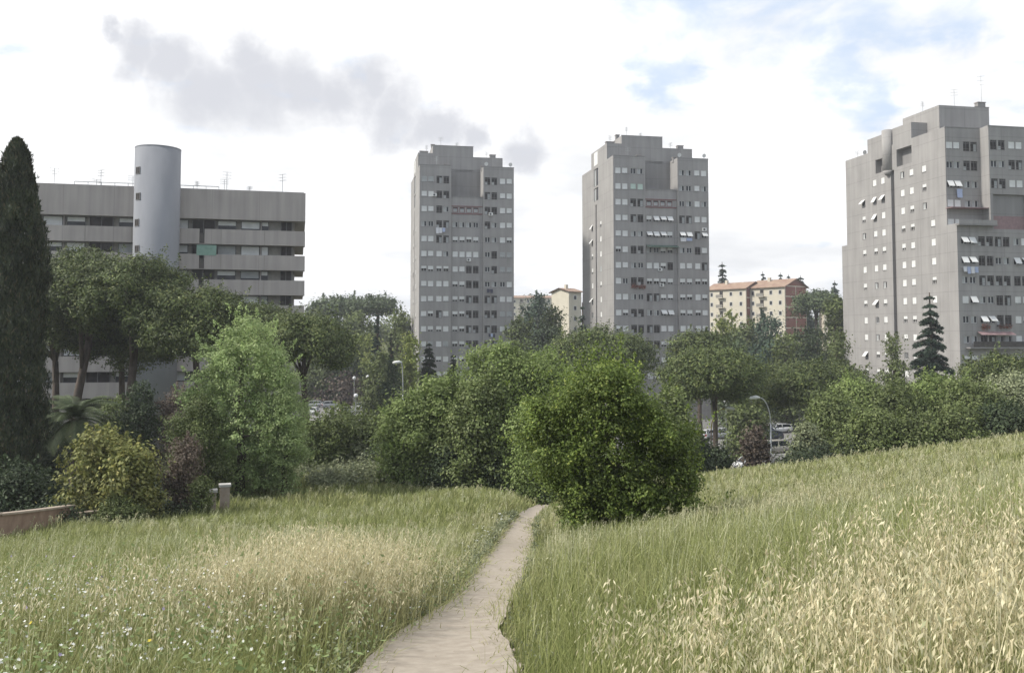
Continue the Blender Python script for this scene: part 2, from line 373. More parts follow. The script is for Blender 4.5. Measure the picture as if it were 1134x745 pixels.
def crown_from_lobes(lobes, ls, cover, m, r, aspect=0.6, clump=4.0, outb=0.6, per=34, name='crown', shell=0.55, droop=0.0, sprigs=0, gapt=-.55, slen=1.0):
    """leaf clumps spread over and inside a set of ellipsoid lobes (cx,cy,cz,rx,ry,rz)"""
    lobes = np.array(lobes, float)
    area = lobes[:, 3] * lobes[:, 5] + lobes[:, 4] * lobes[:, 5] + lobes[:, 3] * lobes[:, 4]
    A = area.sum() * 4.2
    nleaf = int(cover * A / (0.5 * aspect * ls * ls)); ncl = max(8, nleaf // per)
    pick = r.choice(len(lobes), ncl, p=area / area.sum()); Lb = lobes[pick]
    d = unit(r.normal(size=(ncl, 3))); rad = shell + (1.10 - shell) * r.uniform(0, 1, (ncl, 1)) ** 0.6
    c = Lb[:, :3] + d * Lb[:, 3:] * rad
    span = (lobes[:, 3].mean()) * 1.1; ph = r.uniform(0, 6, 6)
    nz = np.sin(c[:, 0] / span * 4.1 + ph[0] + np.sin(c[:, 2] / span * 2.3 + ph[3])) * np.sin(c[:, 1] / span * 3.7 + ph[1]) + np.sin(c[:, 2] / span * 5.3 + ph[2] + c[:, 0] / span * 2) * .7 + r.normal(size=ncl) * .3
    gap = (nz < gapt) & (rad[:, 0] > .74); c, d, Lb, rad, pick = c[~gap], d[~gap], Lb[~gap], rad[~gap], pick[~gap]; ncl = len(c)
    # drop clumps that sit deep inside another lobe
    keep = np.ones(ncl, bool)
    for k in range(len(lobes)):
        q = (c - lobes[k, :3]) / lobes[k, 3:]
        keep &= ~((np.sum(q * q, 1) < 0.32) & (pick != k))
    c, d, Lb = c[keep], d[keep], Lb[keep]
    cr = ls * clump * r.uniform(0.6, 1.3, (len(c), 1))
    offs = r.normal(size=(len(c) * per, 3)); P = np.repeat(c, per, 0) + offs * np.repeat(cr, per, 0) * np.array([.5, .5, .36])
    P[:, 2] -= droop * np.abs(r.normal(size=len(P))) * ls
    out = np.repeat(d, per, 0); tone = np.repeat(r.uniform(0, 1, len(c)), per)
    N = unit(out * outb * .5 + unit(offs) * .75 + np.array([0, 0, 0.40]) + r.normal(size=P.shape) * 0.28)
    if sprigs:
        k = r.choice(len(lobes), sprigs, p=area / area.sum()); sd_ = unit(r.normal(size=(sprigs, 3)) + np.array([0, 0, .75])); s0 = lobes[k, :3] + sd_ * lobes[k, 3:] * .95
        out_ok = np.ones(sprigs, bool)
        for j in range(len(lobes)):
            q = (s0 - lobes[j, :3]) / lobes[j, 3:]; out_ok &= ~((np.sum(q * q, 1) < .85) & (k != j))
        s0, sd_ = s0[out_ok], sd_[out_ok]; ax = unit(sd_ + np.array([0, 0, 1.0]) + r.normal(size=sd_.shape) * .35); L_ = slen * lobes[:, 3].mean() * r.uniform(.35, 1.15, (len(s0), 1)); m_ = int(34 * slen)
        u = r.uniform(-.25, 1, (len(s0), m_, 1)); P2 = s0[:, None] + ax[:, None] * L_[:, None] * u + r.normal(size=(len(s0), m_, 3)) * (L_[:, None] * .16 * (1.15 - u)); P2 = P2.reshape(-1, 3)
        N2 = unit(r.normal(size=P2.shape) + np.repeat(sd_, m_, 0) * .5); P = np.concatenate([P, P2]); N = np.concatenate([N, N2]); tone = np.concatenate([tone, np.repeat(r.uniform(.5, 1, len(s0)), m_)])
    V = leaf_quads(P, N, ls, ls * aspect, r); nq = len(V) // 4
    return np_mesh(name, V, np.full(nq, 4), np.arange(4 * nq), [m], attr=np.repeat(tone, 4))

def trunk_mesh(h, r0, lobes, m, r, fork=0.35, lean=0.0, name='trunk', nb=7, wob=0.04):
    mb = MB(); pts = []; n = 7
    lx, ly = lean * h, r.uniform(-.3, .3) * abs(lean) * h
    for i in range(n):
        t = i / (n - 1); pts.append((lx * t + r.normal() * wob * r0 * 4 * (i > 0), ly * t + r.normal() * wob * r0 * 4 * (i > 0), -0.4 + (h + 0.4) * t))
    mb.tube(pts, [r0 * (1.25 if i == 0 else 1 - 0.6 * i / (n - 1)) for i in range(n)], m, 9)
    lob = sorted(lobes, key=lambda l: -l[3])[:nb]
    for l in lob:
        t0 = min(0.97, max(0.15, fork + r.uniform(0, 0.5) * (1 - fork))); k = t0 * (n - 1); a = int(k); f = k - a
        s = [pts[a][j] * (1 - f) + pts[min(a + 1, n - 1)][j] * f for j in range(3)]
        e = (l[0], l[1], max(l[2] - l[5] * .1, s[2] + 0.1)); mid = [(s[j] + e[j]) / 2 for j in range(3)]; mid[2] -= 0.08 * (e[2] - s[2]); 
        rr = r0 * 0.5 * (1 - 0.3 * t0)
        mb.tube([s, mid, e], [rr, rr * 0.65, rr * 0.25], m, 6)
    return smooth(mb.mesh(name))

def lobes_broad(h, w, r, z0=0.12, n=16, rs=(0.16, 0.30), taper=0.0, depth=None):
    Lb = []; hw = w / 2; hd = (depth or w) / 2
    n = int(n * 1.45); ph = r.uniform(0, 6.28)
    for i in range(n):
        t = (i + 0.5) / n; z = z0 * h + (1 - z0) * h * t
        prof = math.sqrt(max(0.04, 1 - (2 * (t - 0.40 - taper * 0.1)) ** 2 * (0.75 if t < 0.45 else 0.72)))
        rr = r.uniform(*rs) * w * (0.75 + 0.35 * prof); a = i * 2.39996 + r.uniform(-.4, .4)
        d = max(0, prof - rr / hw) * r.uniform(0.5, 1.15) * (1 + .16 * math.sin(9 * t + ph + 2 * a))
        zc = min(z, h - rr * r.uniform(0.75, 1.6)); zc = max(zc, z0 * h + rr * 0.55)
        Lb.append((math.cos(a) * d * hw, math.sin(a) * d * hd, zc, rr, rr, rr * r.uniform(0.7, 0.95)))
    Lb.append((0, 0, h * (0.47 + z0 / 2), hw * 0.5, hd * 0.5, h * (1 - z0) * 0.32))
    return Lb
def lobes_pine(h, w, r, flat=0.22, n=16):
    Lb = []; hw = w / 2; th = max(flat * w, 0.8); n = int(n * 1.8)
    for i in range(n):
        a = i * 2.39996; d = math.sqrt((i + 0.5) / n) * 0.84; rr = r.uniform(0.13, 0.22) * w * 0.9; rz = min(rr * .85, th * .6)
        ztop = h - th * 0.50 * d * d - r.uniform(0, .08) * th; zc = ztop - rz * .8 - r.uniform(0, 1) ** 1.5 * th * .42 * (1 - .5 * d)
        Lb.append((math.cos(a) * d * hw, math.sin(a) * d * hw, zc, rr, rr, rz))
    return Lb

GREENS = {
 'pine': leaf_mat('pine_needles', (0.0437, 0.0639, 0.0185), (0.1087, 0.1378, 0.0388), 0.15, 0.35, (0.1746, 0.1843, 0.0582)),
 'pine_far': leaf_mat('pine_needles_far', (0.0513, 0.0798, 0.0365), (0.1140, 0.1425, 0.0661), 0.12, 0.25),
 'cypress': leaf_mat('cypress_scales', (0.0228, 0.0342, 0.0171), (0.0627, 0.0752, 0.0342), 0.08, 0.4, (0.1254, 0.1026, 0.0570)),
 'bright': leaf_mat('fresh_green_leaves', (0.0760, 0.1094, 0.0262), (0.1573, 0.2109, 0.0446), 0.32, 0.38, (0.2884, 0.3192, 0.0787)),
 'mid': leaf_mat('mid_green_leaves', (0.0839, 0.1101, 0.0357), (0.1626, 0.1993, 0.0692), 0.3, 0.38, (0.2307, 0.2517, 0.1154)),
 'fresh': leaf_mat('fresh_mid_leaves', (0.1311, 0.1767, 0.0513), (0.2337, 0.2964, 0.0969), 0.35, 0.35, (0.3192, 0.3648, 0.1596)),
 'light': leaf_mat('pale_green_leaves', (0.2280, 0.3078, 0.1140), (0.3648, 0.4446, 0.1938), 0.38, 0.25, (0.4788, 0.5244, 0.2736)),
 'olive': leaf_mat('olive_leaves', (0.1140, 0.1311, 0.0399), (0.2280, 0.2280, 0.0741), 0.3, 0.35, (0.3420, 0.3078, 0.1026)),
 'dark': leaf_mat('dark_green_leaves', (0.0319, 0.0502, 0.0228), (0.0707, 0.0958, 0.0433), 0.2, 0.3),
 'blue': leaf_mat('blue_green_leaves', (0.0399, 0.0707, 0.0479), (0.0855, 0.1254, 0.0798), 0.15, 0.25),
 'purple': leaf_mat('plum_leaves', (0.0855, 0.0627, 0.0513), (0.1710, 0.1368, 0.1026), 0.25, 0.3),
 'grey': leaf_mat('grey_green_leaves', (0.1824, 0.2109, 0.1140), (0.3078, 0.3306, 0.1938), 0.3, 0.25, (0.3648, 0.3876, 0.2508)),
 'yellow': leaf_mat('yellow_green_leaves', (0.1710, 0.2166, 0.0513), (0.3078, 0.3420, 0.0912), 0.35, 0.2),
 'palm': leaf_mat('palm_fronds', (0.0684, 0.0969, 0.0399), (0.1311, 0.1653, 0.0741), 0.2, 0.2),
}

def tree_root(name, label, cat, px, ytop, wpx, Y, group=None):
    X = ray_x(px, Y); z = h1(X, Y); top = ray_z(ytop, Y)
    h = max(1.0, top - z); w = wpx / F * Y
    return root(name, label, cat, (X, Y, z), 0, group), h, w
PXS = 2.4       # leaf length in picture pixels
def broadleaf(name, label, px, ytop, wpx, Y, col, seed, cat='tree', z0=0.12, n=16, group=None, cover=1.15, leaf=PXS, trunk_r=None, aspect=0.6, depth=None, taper=0, rs=(0.10, 0.24), stem='trunk', barkm=None, clump=4.0, shell=.55, sprigs=170, lobes=None, gapt=-.5, slen=1.0):
    r = np.random.default_rng(seed); t, h, w = tree_root(name, label, cat, px, ytop, wpx, Y, group)
    lb = lobes or lobes_broad(h, w, r, z0, n, rs, taper, depth); ls = max(0.05, leaf * Y / F)
    obj('crown' if cat == 'tree' else 'foliage', crown_from_lobes(lb, ls, cover, GREENS[col], r, aspect, clump=clump, shell=shell, sprigs=sprigs, gapt=gapt, slen=slen), t)
    obj(stem, trunk_mesh(h * 0.75, trunk_r or max(0.05, 0.028 * h), lb, barkm or M['bark'], r, 0.12 if cat != 'tree' else 0.3, name=stem), t)
    return t
def umbrella_pine(name, label, px, ytop, wpx, Y, seed, group=None, flat=0.30, lean=0.0, col='pine', leaf=3.6, n=18, cover=1.3, tr=None):
    r = np.random.default_rng(seed); t, h, w = tree_root(name, label, 'tree', px, ytop, wpx, Y, group)
    lb = lobes_pine(h, w, r, flat, n); ls = max(0.06, leaf * Y / F)
    obj('crown', crown_from_lobes(lb, ls, cover, GREENS[col], r, 0.36, clump=2.6, outb=0.6, shell=0.5, per=30, sprigs=60), t)
    b = MB(); tr = tr or 0.014 * h + 0.06; zb = h - max(flat * w, .8) * .95; ex = 0
    bw = r.uniform(-.5, .5); s0 = [(lean * h * -0.6 * (1 - k / 5) + bw * math.sin(k * .8) * h * .04 + r.normal() * .06, r.normal() * .1, -0.5 + (zb * 0.96 + .5) * k / 5) for k in range(6)]
    b.tube(s0, [tr * (1.25 - 0.09 * k) for k in range(6)], M['pinebark'], 9)
    for k in range(5):
        l = lb[min(len(lb) - 1, int(k * len(lb) / 6) + 2)]; s = s0[-1] if k else s0[-2]
        b.tube([s, ((s[0] + l[0] * .45), (s[1] + l[1] * .45), (s[2] * .5 + l[2] * .5) - .2), (l[0] * .9, l[1] * .9, l[2])], [tr * .6, tr * .42, tr * .15], M['pinebark'], 7)
    obj('trunk', smooth(b.mesh('trunk')), t)
    return t
def cypress(name, label, px, ytop, wpx, Y, seed, col='cypress', group=None, leaf=3.4, base=0.45, pw=0.5):
    r = np.random.default_rng(seed); t, h, w = tree_root(name, label, 'tree', px, ytop, wpx, Y, group); ls = leaf * Y / F
    n = int(1.5 * math.pi * w * h / (0.2 * ls * ls)); u = r.uniform(0, 1, n) ** 0.85; z = u * h
    prof = np.minimum(1, (1 - u) * 3.6) ** pw * (0.72 + 0.28 * np.minimum(1, u * 5)) * (1 - 0.25 * u)
    a = r.uniform(0, 2 * math.pi, n); 
    lump = 1 + .22 * np.maximum(0, np.sin(a * 11 + np.sin(z * 1.7) * 2) * np.sin(z * 4.3 + a * 5) - .3) + 0.10 * np.sin(a * 3 + z * 0.9 + seed) + 0.07 * np.sin(a * 7 - z * 2.3) + 0.05 * np.sin(z * 5 + a * 2)
    rad = w / 2 * prof * lump * (0.70 + 0.33 * r.uniform(0, 1, n) ** .5)
    P = np.stack([np.cos(a) * rad, np.sin(a) * rad, z + .3], 1)
    N = unit(np.stack([np.cos(a), np.sin(a), np.full(n, .2)], 1) + r.normal(size=(n, 3)) * .5)
    # cards point upward
    tdir = unit(np.array([0, 0, 1.0]) + r.normal(size=(n, 3)) * .3); b = unit(np.cross(N, tdir)); l = ls * 1.6 * r.uniform(.6, 1.3, (n, 1)); wd = ls * .45
    V = np.stack([P, P + b * wd * .5 + tdir * l * .5, P + tdir * l, P - b * wd * .5 + tdir * l * .5], 1).reshape(-1, 3)
    obj('crown', quads_mesh('crown', V, GREENS[col]), t)
    b = MB(); b.tube([(0, 0, -.4), (0, 0, h * .4), (0, 0, h * .93)], [.02 * h, .014 * h, .004 * h], M['bark'], 8); obj('trunk', smooth(b.mesh('trunk')), t)
    return t
def conifer(name, label, px, ytop, wpx, Y, seed, col='dark', group=None, leaf=3.2, droop=0.25, tiers=13, pw=0.8, irregular=0.25, z0=0.08, dens=1.0):
    r = np.random.default_rng(seed); t, h, w = tree_root(name, label, 'tree', px, ytop, wpx, Y, group); ls = leaf * Y / F
    b = MB(); b.tube([(0, 0, -.4), (0.01 * h, 0, h * .5), (0, 0, h * .98)], [.022 * h, .014 * h, .003 * h], M['bark'], 8); Ps = []; 
    tiers = int(tiers * 1.9)
    for i in range(tiers):
        u = z0 + (1 - z0) * i / tiers; nb = 5
        for k in range(nb):
            a = k * 2 * math.pi / nb + i * 1.1 + r.uniform(-.3, .3); Lr = w / 2 * ((1 - u) ** pw) * r.uniform(1 - irregular, 1.08) + 0.02 * w
            z = u * h + r.uniform(-.03, .03) * h * (u < .9); dx, dy = math.cos(a), math.sin(a)
            e = (dx * Lr, dy * Lr, z - droop * Lr + 0.1 * Lr * r.uniform())
            b.tube([(0, 0, z), (dx * Lr * .5, dy * Lr * .5, z + .04 * Lr), e], [.006 * h * (1 - u) + .01, .004 * h * (1 - u) + .008, .006], M['bark'], 4, False)
            n = int(dens * 5.0 * Lr * (0.35 * Lr + .25) / (0.22 * ls * ls)) + 6
            s = r.uniform(.08, 1.03, n); wd = (0.16 + 0.22 * np.sin(np.clip(s, 0, 1) * math.pi * .85)) * Lr * .8 + .1
            off = r.normal(size=n) * wd * .5
            P = np.stack([dx * Lr * s - dy * off, dy * Lr * s + dx * off, z + .08 * Lr * s - (droop + .08) * Lr * s * s - np.abs(off) * .35 + r.normal(size=n) * .03 * Lr - np.abs(r.normal(size=n)) * .07 * Lr], 1)
            Ps.append(P)
    P = np.concatenate(Ps); N = unit(np.array([0, 0, 1.0]) + r.normal(size=P.shape) * .6)
    obj('crown', quads_mesh('crown', leaf_quads(P, N, ls * 1.15, ls * .45, r), GREENS[col]), t)
    obj('trunk', b.mesh('trunk'), t)
    return t
def palm(name, label, px, ytop, wpx, Y, seed):
    r = np.random.default_rng(seed); t, h, w = tree_root(name, label, 'tree', px, ytop, wpx, Y)
    b = MB(); hc = h * 0.66; b.tube([(0, 0, -.3), (0.03, 0, hc * .5), (0, 0, hc)], [.32, .28, .30], M['pinebark'], 10); obj('trunk', b.mesh('trunk'), t)
    V = []
    for k in range(44):
        a = k * 2.39996; el = math.radians(r.uniform(-15, 80)); Lf = w * .52 * r.uniform(.85, 1.1); px_, pz = 0.0, hc; e = el; n = 26; step = Lf / n
        spine = []
        for i in range(n):
            spine.append((px_ * math.cos(a), px_ * math.sin(a), pz)); px_ += math.cos(e) * step; pz += math.sin(e) * step; e -= 0.065
        b_ = np.array([-math.sin(a), math.cos(a), 0])
        for i in range(2, n):
            p = np.array(spine[i]); d = unit(np.array(spine[i]) - np.array(spine[i - 1])); ll = 0.42 * w * .28 * math.sin(math.pi * min(1, (i + 2) / (n + 1))) + .12
            for sgn in (-1, 1):
                tip = p + (b_ * sgn * .75 + d * .6 + np.array([0, 0, -.28])) * ll; wd = d * .045
                V += [p - wd, p + wd, tip + wd * .2, tip - wd * .2]
    obj('fronds', quads_mesh('fronds', np.array(V), GREENS['palm']), t)
    return t
# ------------------------------------------------------------------ buildings
TH = math.radians(11)
def wall_face(mb, O, U, N, Wd, Z0, Z1, holes, depth, m, mr=None):
    """plane wall from O along U (plan unit vectors), outward normal N, with recessed openings"""
    mr = mr or m
    xs_ = sorted({0.0, Wd, *[round(v, 4) for h in holes for v in h[:2]]}); zs_ = sorted({Z0, Z1, *[round(v, 4) for h in holes for v in h[2:4]]})
    P = lambda x, z, d=0.0: (O[0] + U[0] * x - N[0] * d, O[1] + U[1] * x - N[1] * d, z)
    for j in range(len(zs_) - 1):
        zc = (zs_[j] + zs_[j + 1]) / 2; run = None
        for i in range(len(xs_) - 1):
            xc = (xs_[i] + xs_[i + 1]) / 2
            inh = any(h[0] < xc < h[1] and h[2] < zc < h[3] for h in holes)
            if not inh and run is None: run = xs_[i]
            if run is not None and (inh or i == len(xs_) - 2):
                e = xs_[i] if inh else xs_[i + 1]
                mb.quad(P(run, zs_[j]), P(e, zs_[j]), P(e, zs_[j + 1]), P(run, zs_[j + 1]), m); run = None
    for h in holes:
        x0, x1, z0, z1 = h[:4]; d = h[4] if len(h) > 4 else depth
        mb.quad(P(x0, z0), P(x0, z1), P(x0, z1, d), P(x0, z0, d), mr); mb.quad(P(x1, z0, d), P(x1, z1, d), P(x1, z1), P(x1, z0), mr)
        mb.quad(P(x0, z0, d), P(x1, z0, d), P(x1, z0), P(x0, z0), mr); mb.quad(P(x0, z1), P(x1, z1), P(x1, z1, d), P(x0, z1, d), mr)

_wc = {}
def frame_box(mb, w, h, t, m, y0=0.10, y1=0.15):
    mb.box(-w/2, w/2, y0, y1, h/2 - t, h/2, m); mb.box(-w/2, w/2, y0, y1, -h/2, -h/2 + t, m)
    mb.box(-w/2, -w/2 + t, y0, y1, -h/2 + t, h/2 - t, m); mb.box(w/2 - t, w/2, y0, y1, -h/2 + t, h/2 - t, m)
def win_meshes(ty, w, h, var):
    """(window mesh, shutter mesh or None) for a kind of window; local x right, y into the wall, z up"""
    key = (ty, w, h, var)
    if key in _wc: return _wc[key]
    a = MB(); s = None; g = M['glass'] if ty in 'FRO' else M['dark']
    a.box(-w/2, w/2, .165, .18, -h/2, h/2, g)
    if ty == 'D':
        fm = M['frame_g']; frame_box(a, w, h, .05, fm); a.box(-.03, .03, .10, .15, -h/2 + .05, h/2 - .05, fm)
        zt = h/2 - .30; a.box(-w/2 + .05, w/2 - .05, .095, .145, zt, zt + .06, fm)
        for k in (-.3, .3): a.box(k * w - .03, k * w + .03, .10, .15, zt + .06, h/2 - .05, fm)
        if var % 3 == 1: a.box(-w/2 + .06, -.04, .13, .16, -h/2 + .05, h * (-.1), M['shutter_g'])
        if var % 3 == 2: a.box(.04, w/2 - .06, .13, .16, -h/2 + .05, h/2 - .36, M['shutter_g'])
        a.box(-w/2 + .05, w/2 - .05, .02, .05, -h/2 + .35, -h/2 + .39, M['frame_g'])
    elif ty == 'F':
        frame_box(a, w, h, .07, M['frame_w']); a.box(-.05, .05, .095, .15, -h/2 + .07, h/2 - .07, M['frame_w'])
        if var % 2: a.box(-w/2 + .07, -.05, .13, .16, -h/2 + .07, h/2 - .07, M['shutter_g'])
    elif ty == 'R':
        frame_box(a, w, h, .12, M['frame_r']); a.box(-w/2 + .12, w/2 - .12, .12, .16, -h/2 + .12, h/2 - .3, M['shutter_g'])
    else:
        frame_box(a, w, h, .05, M['frame_w']); a.box(-.03, .03, .10, .15, -h/2 + .05, h/2 - .05, M['frame_w'])
        b = MB(); sm = M['shutter_g'] if ty == 'G' else M['shutter_m'] if ty == 'M' else M['shutter']
        if ty in 'SGM':
            zb = -h/2 + (0.0 if var % 3 else .10); b.box(-w/2 + .02, w/2 - .02, .03, .06, zb, h/2, sm)
        elif ty == 'H':
            fr = (.45, .55, .65)[var % 3]; b.box(-w/2 + .02, w/2 - .02, .03, .06, h/2 - h * fr, h/2, sm)
        elif ty == 'O':
            L_ = h * 1.0; an = math.radians((38, 30, 46)[var % 3]); y1, z1 = -math.sin(an) * L_, h/2 - math.cos(an) * L_
            for dy in (0, .035):
                b.quad((-w/2, .03 + dy, h/2), (w/2, .03 + dy, h/2), (w/2, y1 + dy, z1), (-w/2, y1 + dy, z1), sm)
            b.box(-w/2, w/2, y1, y1 + .035, z1 - .02, z1 + .001, sm)
        s = b.mesh('shutter')
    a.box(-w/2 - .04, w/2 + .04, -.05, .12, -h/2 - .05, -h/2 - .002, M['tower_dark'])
    _wc[key] = (a.mesh('window'), s); return _wc[key]
def place_windows(parent, specs, limit=100):
    """specs: (type, x, y, z, rz, w, h).  The first ones are parts, the rest one mesh"""
    rest = MB(); nrest = 0
    for i, (ty, x, y, z, rz, w, h) in enumerate(specs):
        wm_, sm_ = win_meshes(ty, w, h, random.randrange(6))
        if i < limit:
            o = obj('window', wm_, parent, (x, y, z), rz)
            if sm_: obj('shutter', sm_, o)
        else:
            nrest += 1; R = Matrix.Translation((x, y, z)) @ Matrix.Rotation(rz, 4, 'Z')
            for mm in (wm_, sm_):
                if not mm: continue
                b0 = len(rest.v); rest.v += [tuple(R @ v.co) for v in mm.vertices]
                for p in mm.polygons: rest.f.append(tuple(b0 + k for k in p.vertices)); rest.m.append(rest.mi(mm.materials[p.material_index]))
    if nrest: o = obj('window', rest.mesh('windows_rest'), parent); o['kind'] = 'stuff'
def hole_of(ty, x, z):
    if ty == 'D': return (x - .58, x + .58, z - .78, z + .72)
    return (x - .53, x + .53, z - .52, z + .56)
def wh_of(ty): return (1.16, 1.50) if ty == 'D' else (1.06, 1.08)
def wz_of(ty, z): return z - .03 if ty == 'D' else z + .02

def antenna(parent, x, y, z, h, r):
    b = MB(); b.tube([(0, 0, 0), (0, 0, h)], .035, M['metal'], 5)
    for k in range(3): 
        zz_ = h * (.98 - .13 * k); b.box(-.55, .55, -.015, .015, zz_, zz_ + .03, M['metal'])
        for j in range(4): xx = -.5 + .33 * j; b.box(xx - .012, xx + .012, -.3, .3, zz_ - .012, zz_ + .004, M['metal'])
    obj('antenna', b.mesh('antenna'), parent, (x, y, z), r)
def chimney(parent, x, y, z, w=.9, h=.9):
    b = MB(); b.box(-w/2, w/2, -.4, .4, 0, h, M['tower_dark']); b.box(-w/2 - .08, w/2 + .08, -.48, .48, h + .002, h + .12, M['slab']); obj('chimney', b.mesh('chimney'), parent, (x, y, z))
def dish(parent, x, y, z):
    b = MB(); b.tube([(0, 0, 0), (0, 0, 1.0)], .03, M['metal'], 5); b.tube([(0, -.12, 1.1), (0, -.04, 1.12)], [.40, .25], M['shutter'], 12); obj('satellite_dish', b.mesh('dish'), parent, (x, y, z))
def ac_unit(parent, x, y, z):
    b = MB(); b.box(-.4, .4, -.38, -.04, -.3, .3, M['shutter']); b.tube([(-.1, -.385, 0), (-.1, -.405, 0)], .22, M['dmetal'], 12); b.box(-.35, -.3, -.36, 0, -.36, -.302, M['dmetal']); b.box(.3, .35, -.36, 0, -.36, -.302, M['dmetal'])
    obj('air_conditioner', b.mesh('ac'), parent, (x, y, z))
def world_of(o, p):
    return (Matrix.Translation(o.location) @ Matrix.Rotation(o.rotation_euler.z, 4, 'Z')) @ Vector(p)
def laundry(bld, x, y, z, label, cols, w=1.3, h=.9):
    p = world_of(bld, (x, y - .45, z)); t = root('laundry', label, 'laundry', p, bld.rotation_euler.z)
    b = MB(); b.tube([(-w/2, 0, 0), (w/2, 0, 0)], .02, M['metal'], 5); b.box(-w/2, -w/2 + .03, 0, .45, -.02, .02, M['metal']); b.box(w/2 - .03, w/2, 0, .45, -.02, .02, M['metal']); obj('rack', b.mesh('rack'), t)
    n = len(cols)
    for i, c in enumerate(cols):
        x0 = -w/2 + w * i / n + .03; x1 = -w/2 + w * (i + 1) / n - .03; hh = h * random.uniform(.7, 1.1); c_ = MB()
        for k in range(4):
            za, zb = -hh * k / 4, -hh * (k + 1) / 4; ya, yb = .03 * math.sin(k * 1.5), .03 * math.sin((k + 1) * 1.5); tp = .04 * k
            c_.quad((x0 + tp * .3, ya, zb), (x1 - tp * .3, ya, zb), (x1, ya, za), (x0, ya, za), M[c]); c_.quad((x0, ya + .03, za), (x1, ya + .03, za), (x1 - tp * .3, yb + .03, zb), (x0 + tp * .3, yb + .03, zb), M[c])
        obj('cloth', c_.mesh('cloth'), t)
def flowers(bld, x, y, z, label, w=1.3):
    p = world_of(bld, (x, y - .25, z)); t = root('flower_box', label, 'flower box', p, bld.rotation_euler.z)
    b = MB(); b.box(-w/2, w/2, -.12, .12, -.12, .12, M['stain']); obj('planter', b.mesh('planter'), t)
    r = np.random.default_rng(int(x * 10)); P = np.stack([r.uniform(-w/2, w/2, 260), r.normal(size=260) * .13 - .05, r.normal(size=260) * .2 - .1], 1)
    obj('flowers', quads_mesh('flowers', leaf_quads(P, unit(r.normal(size=P.shape)), .14, .12, r), M['flower']), t)

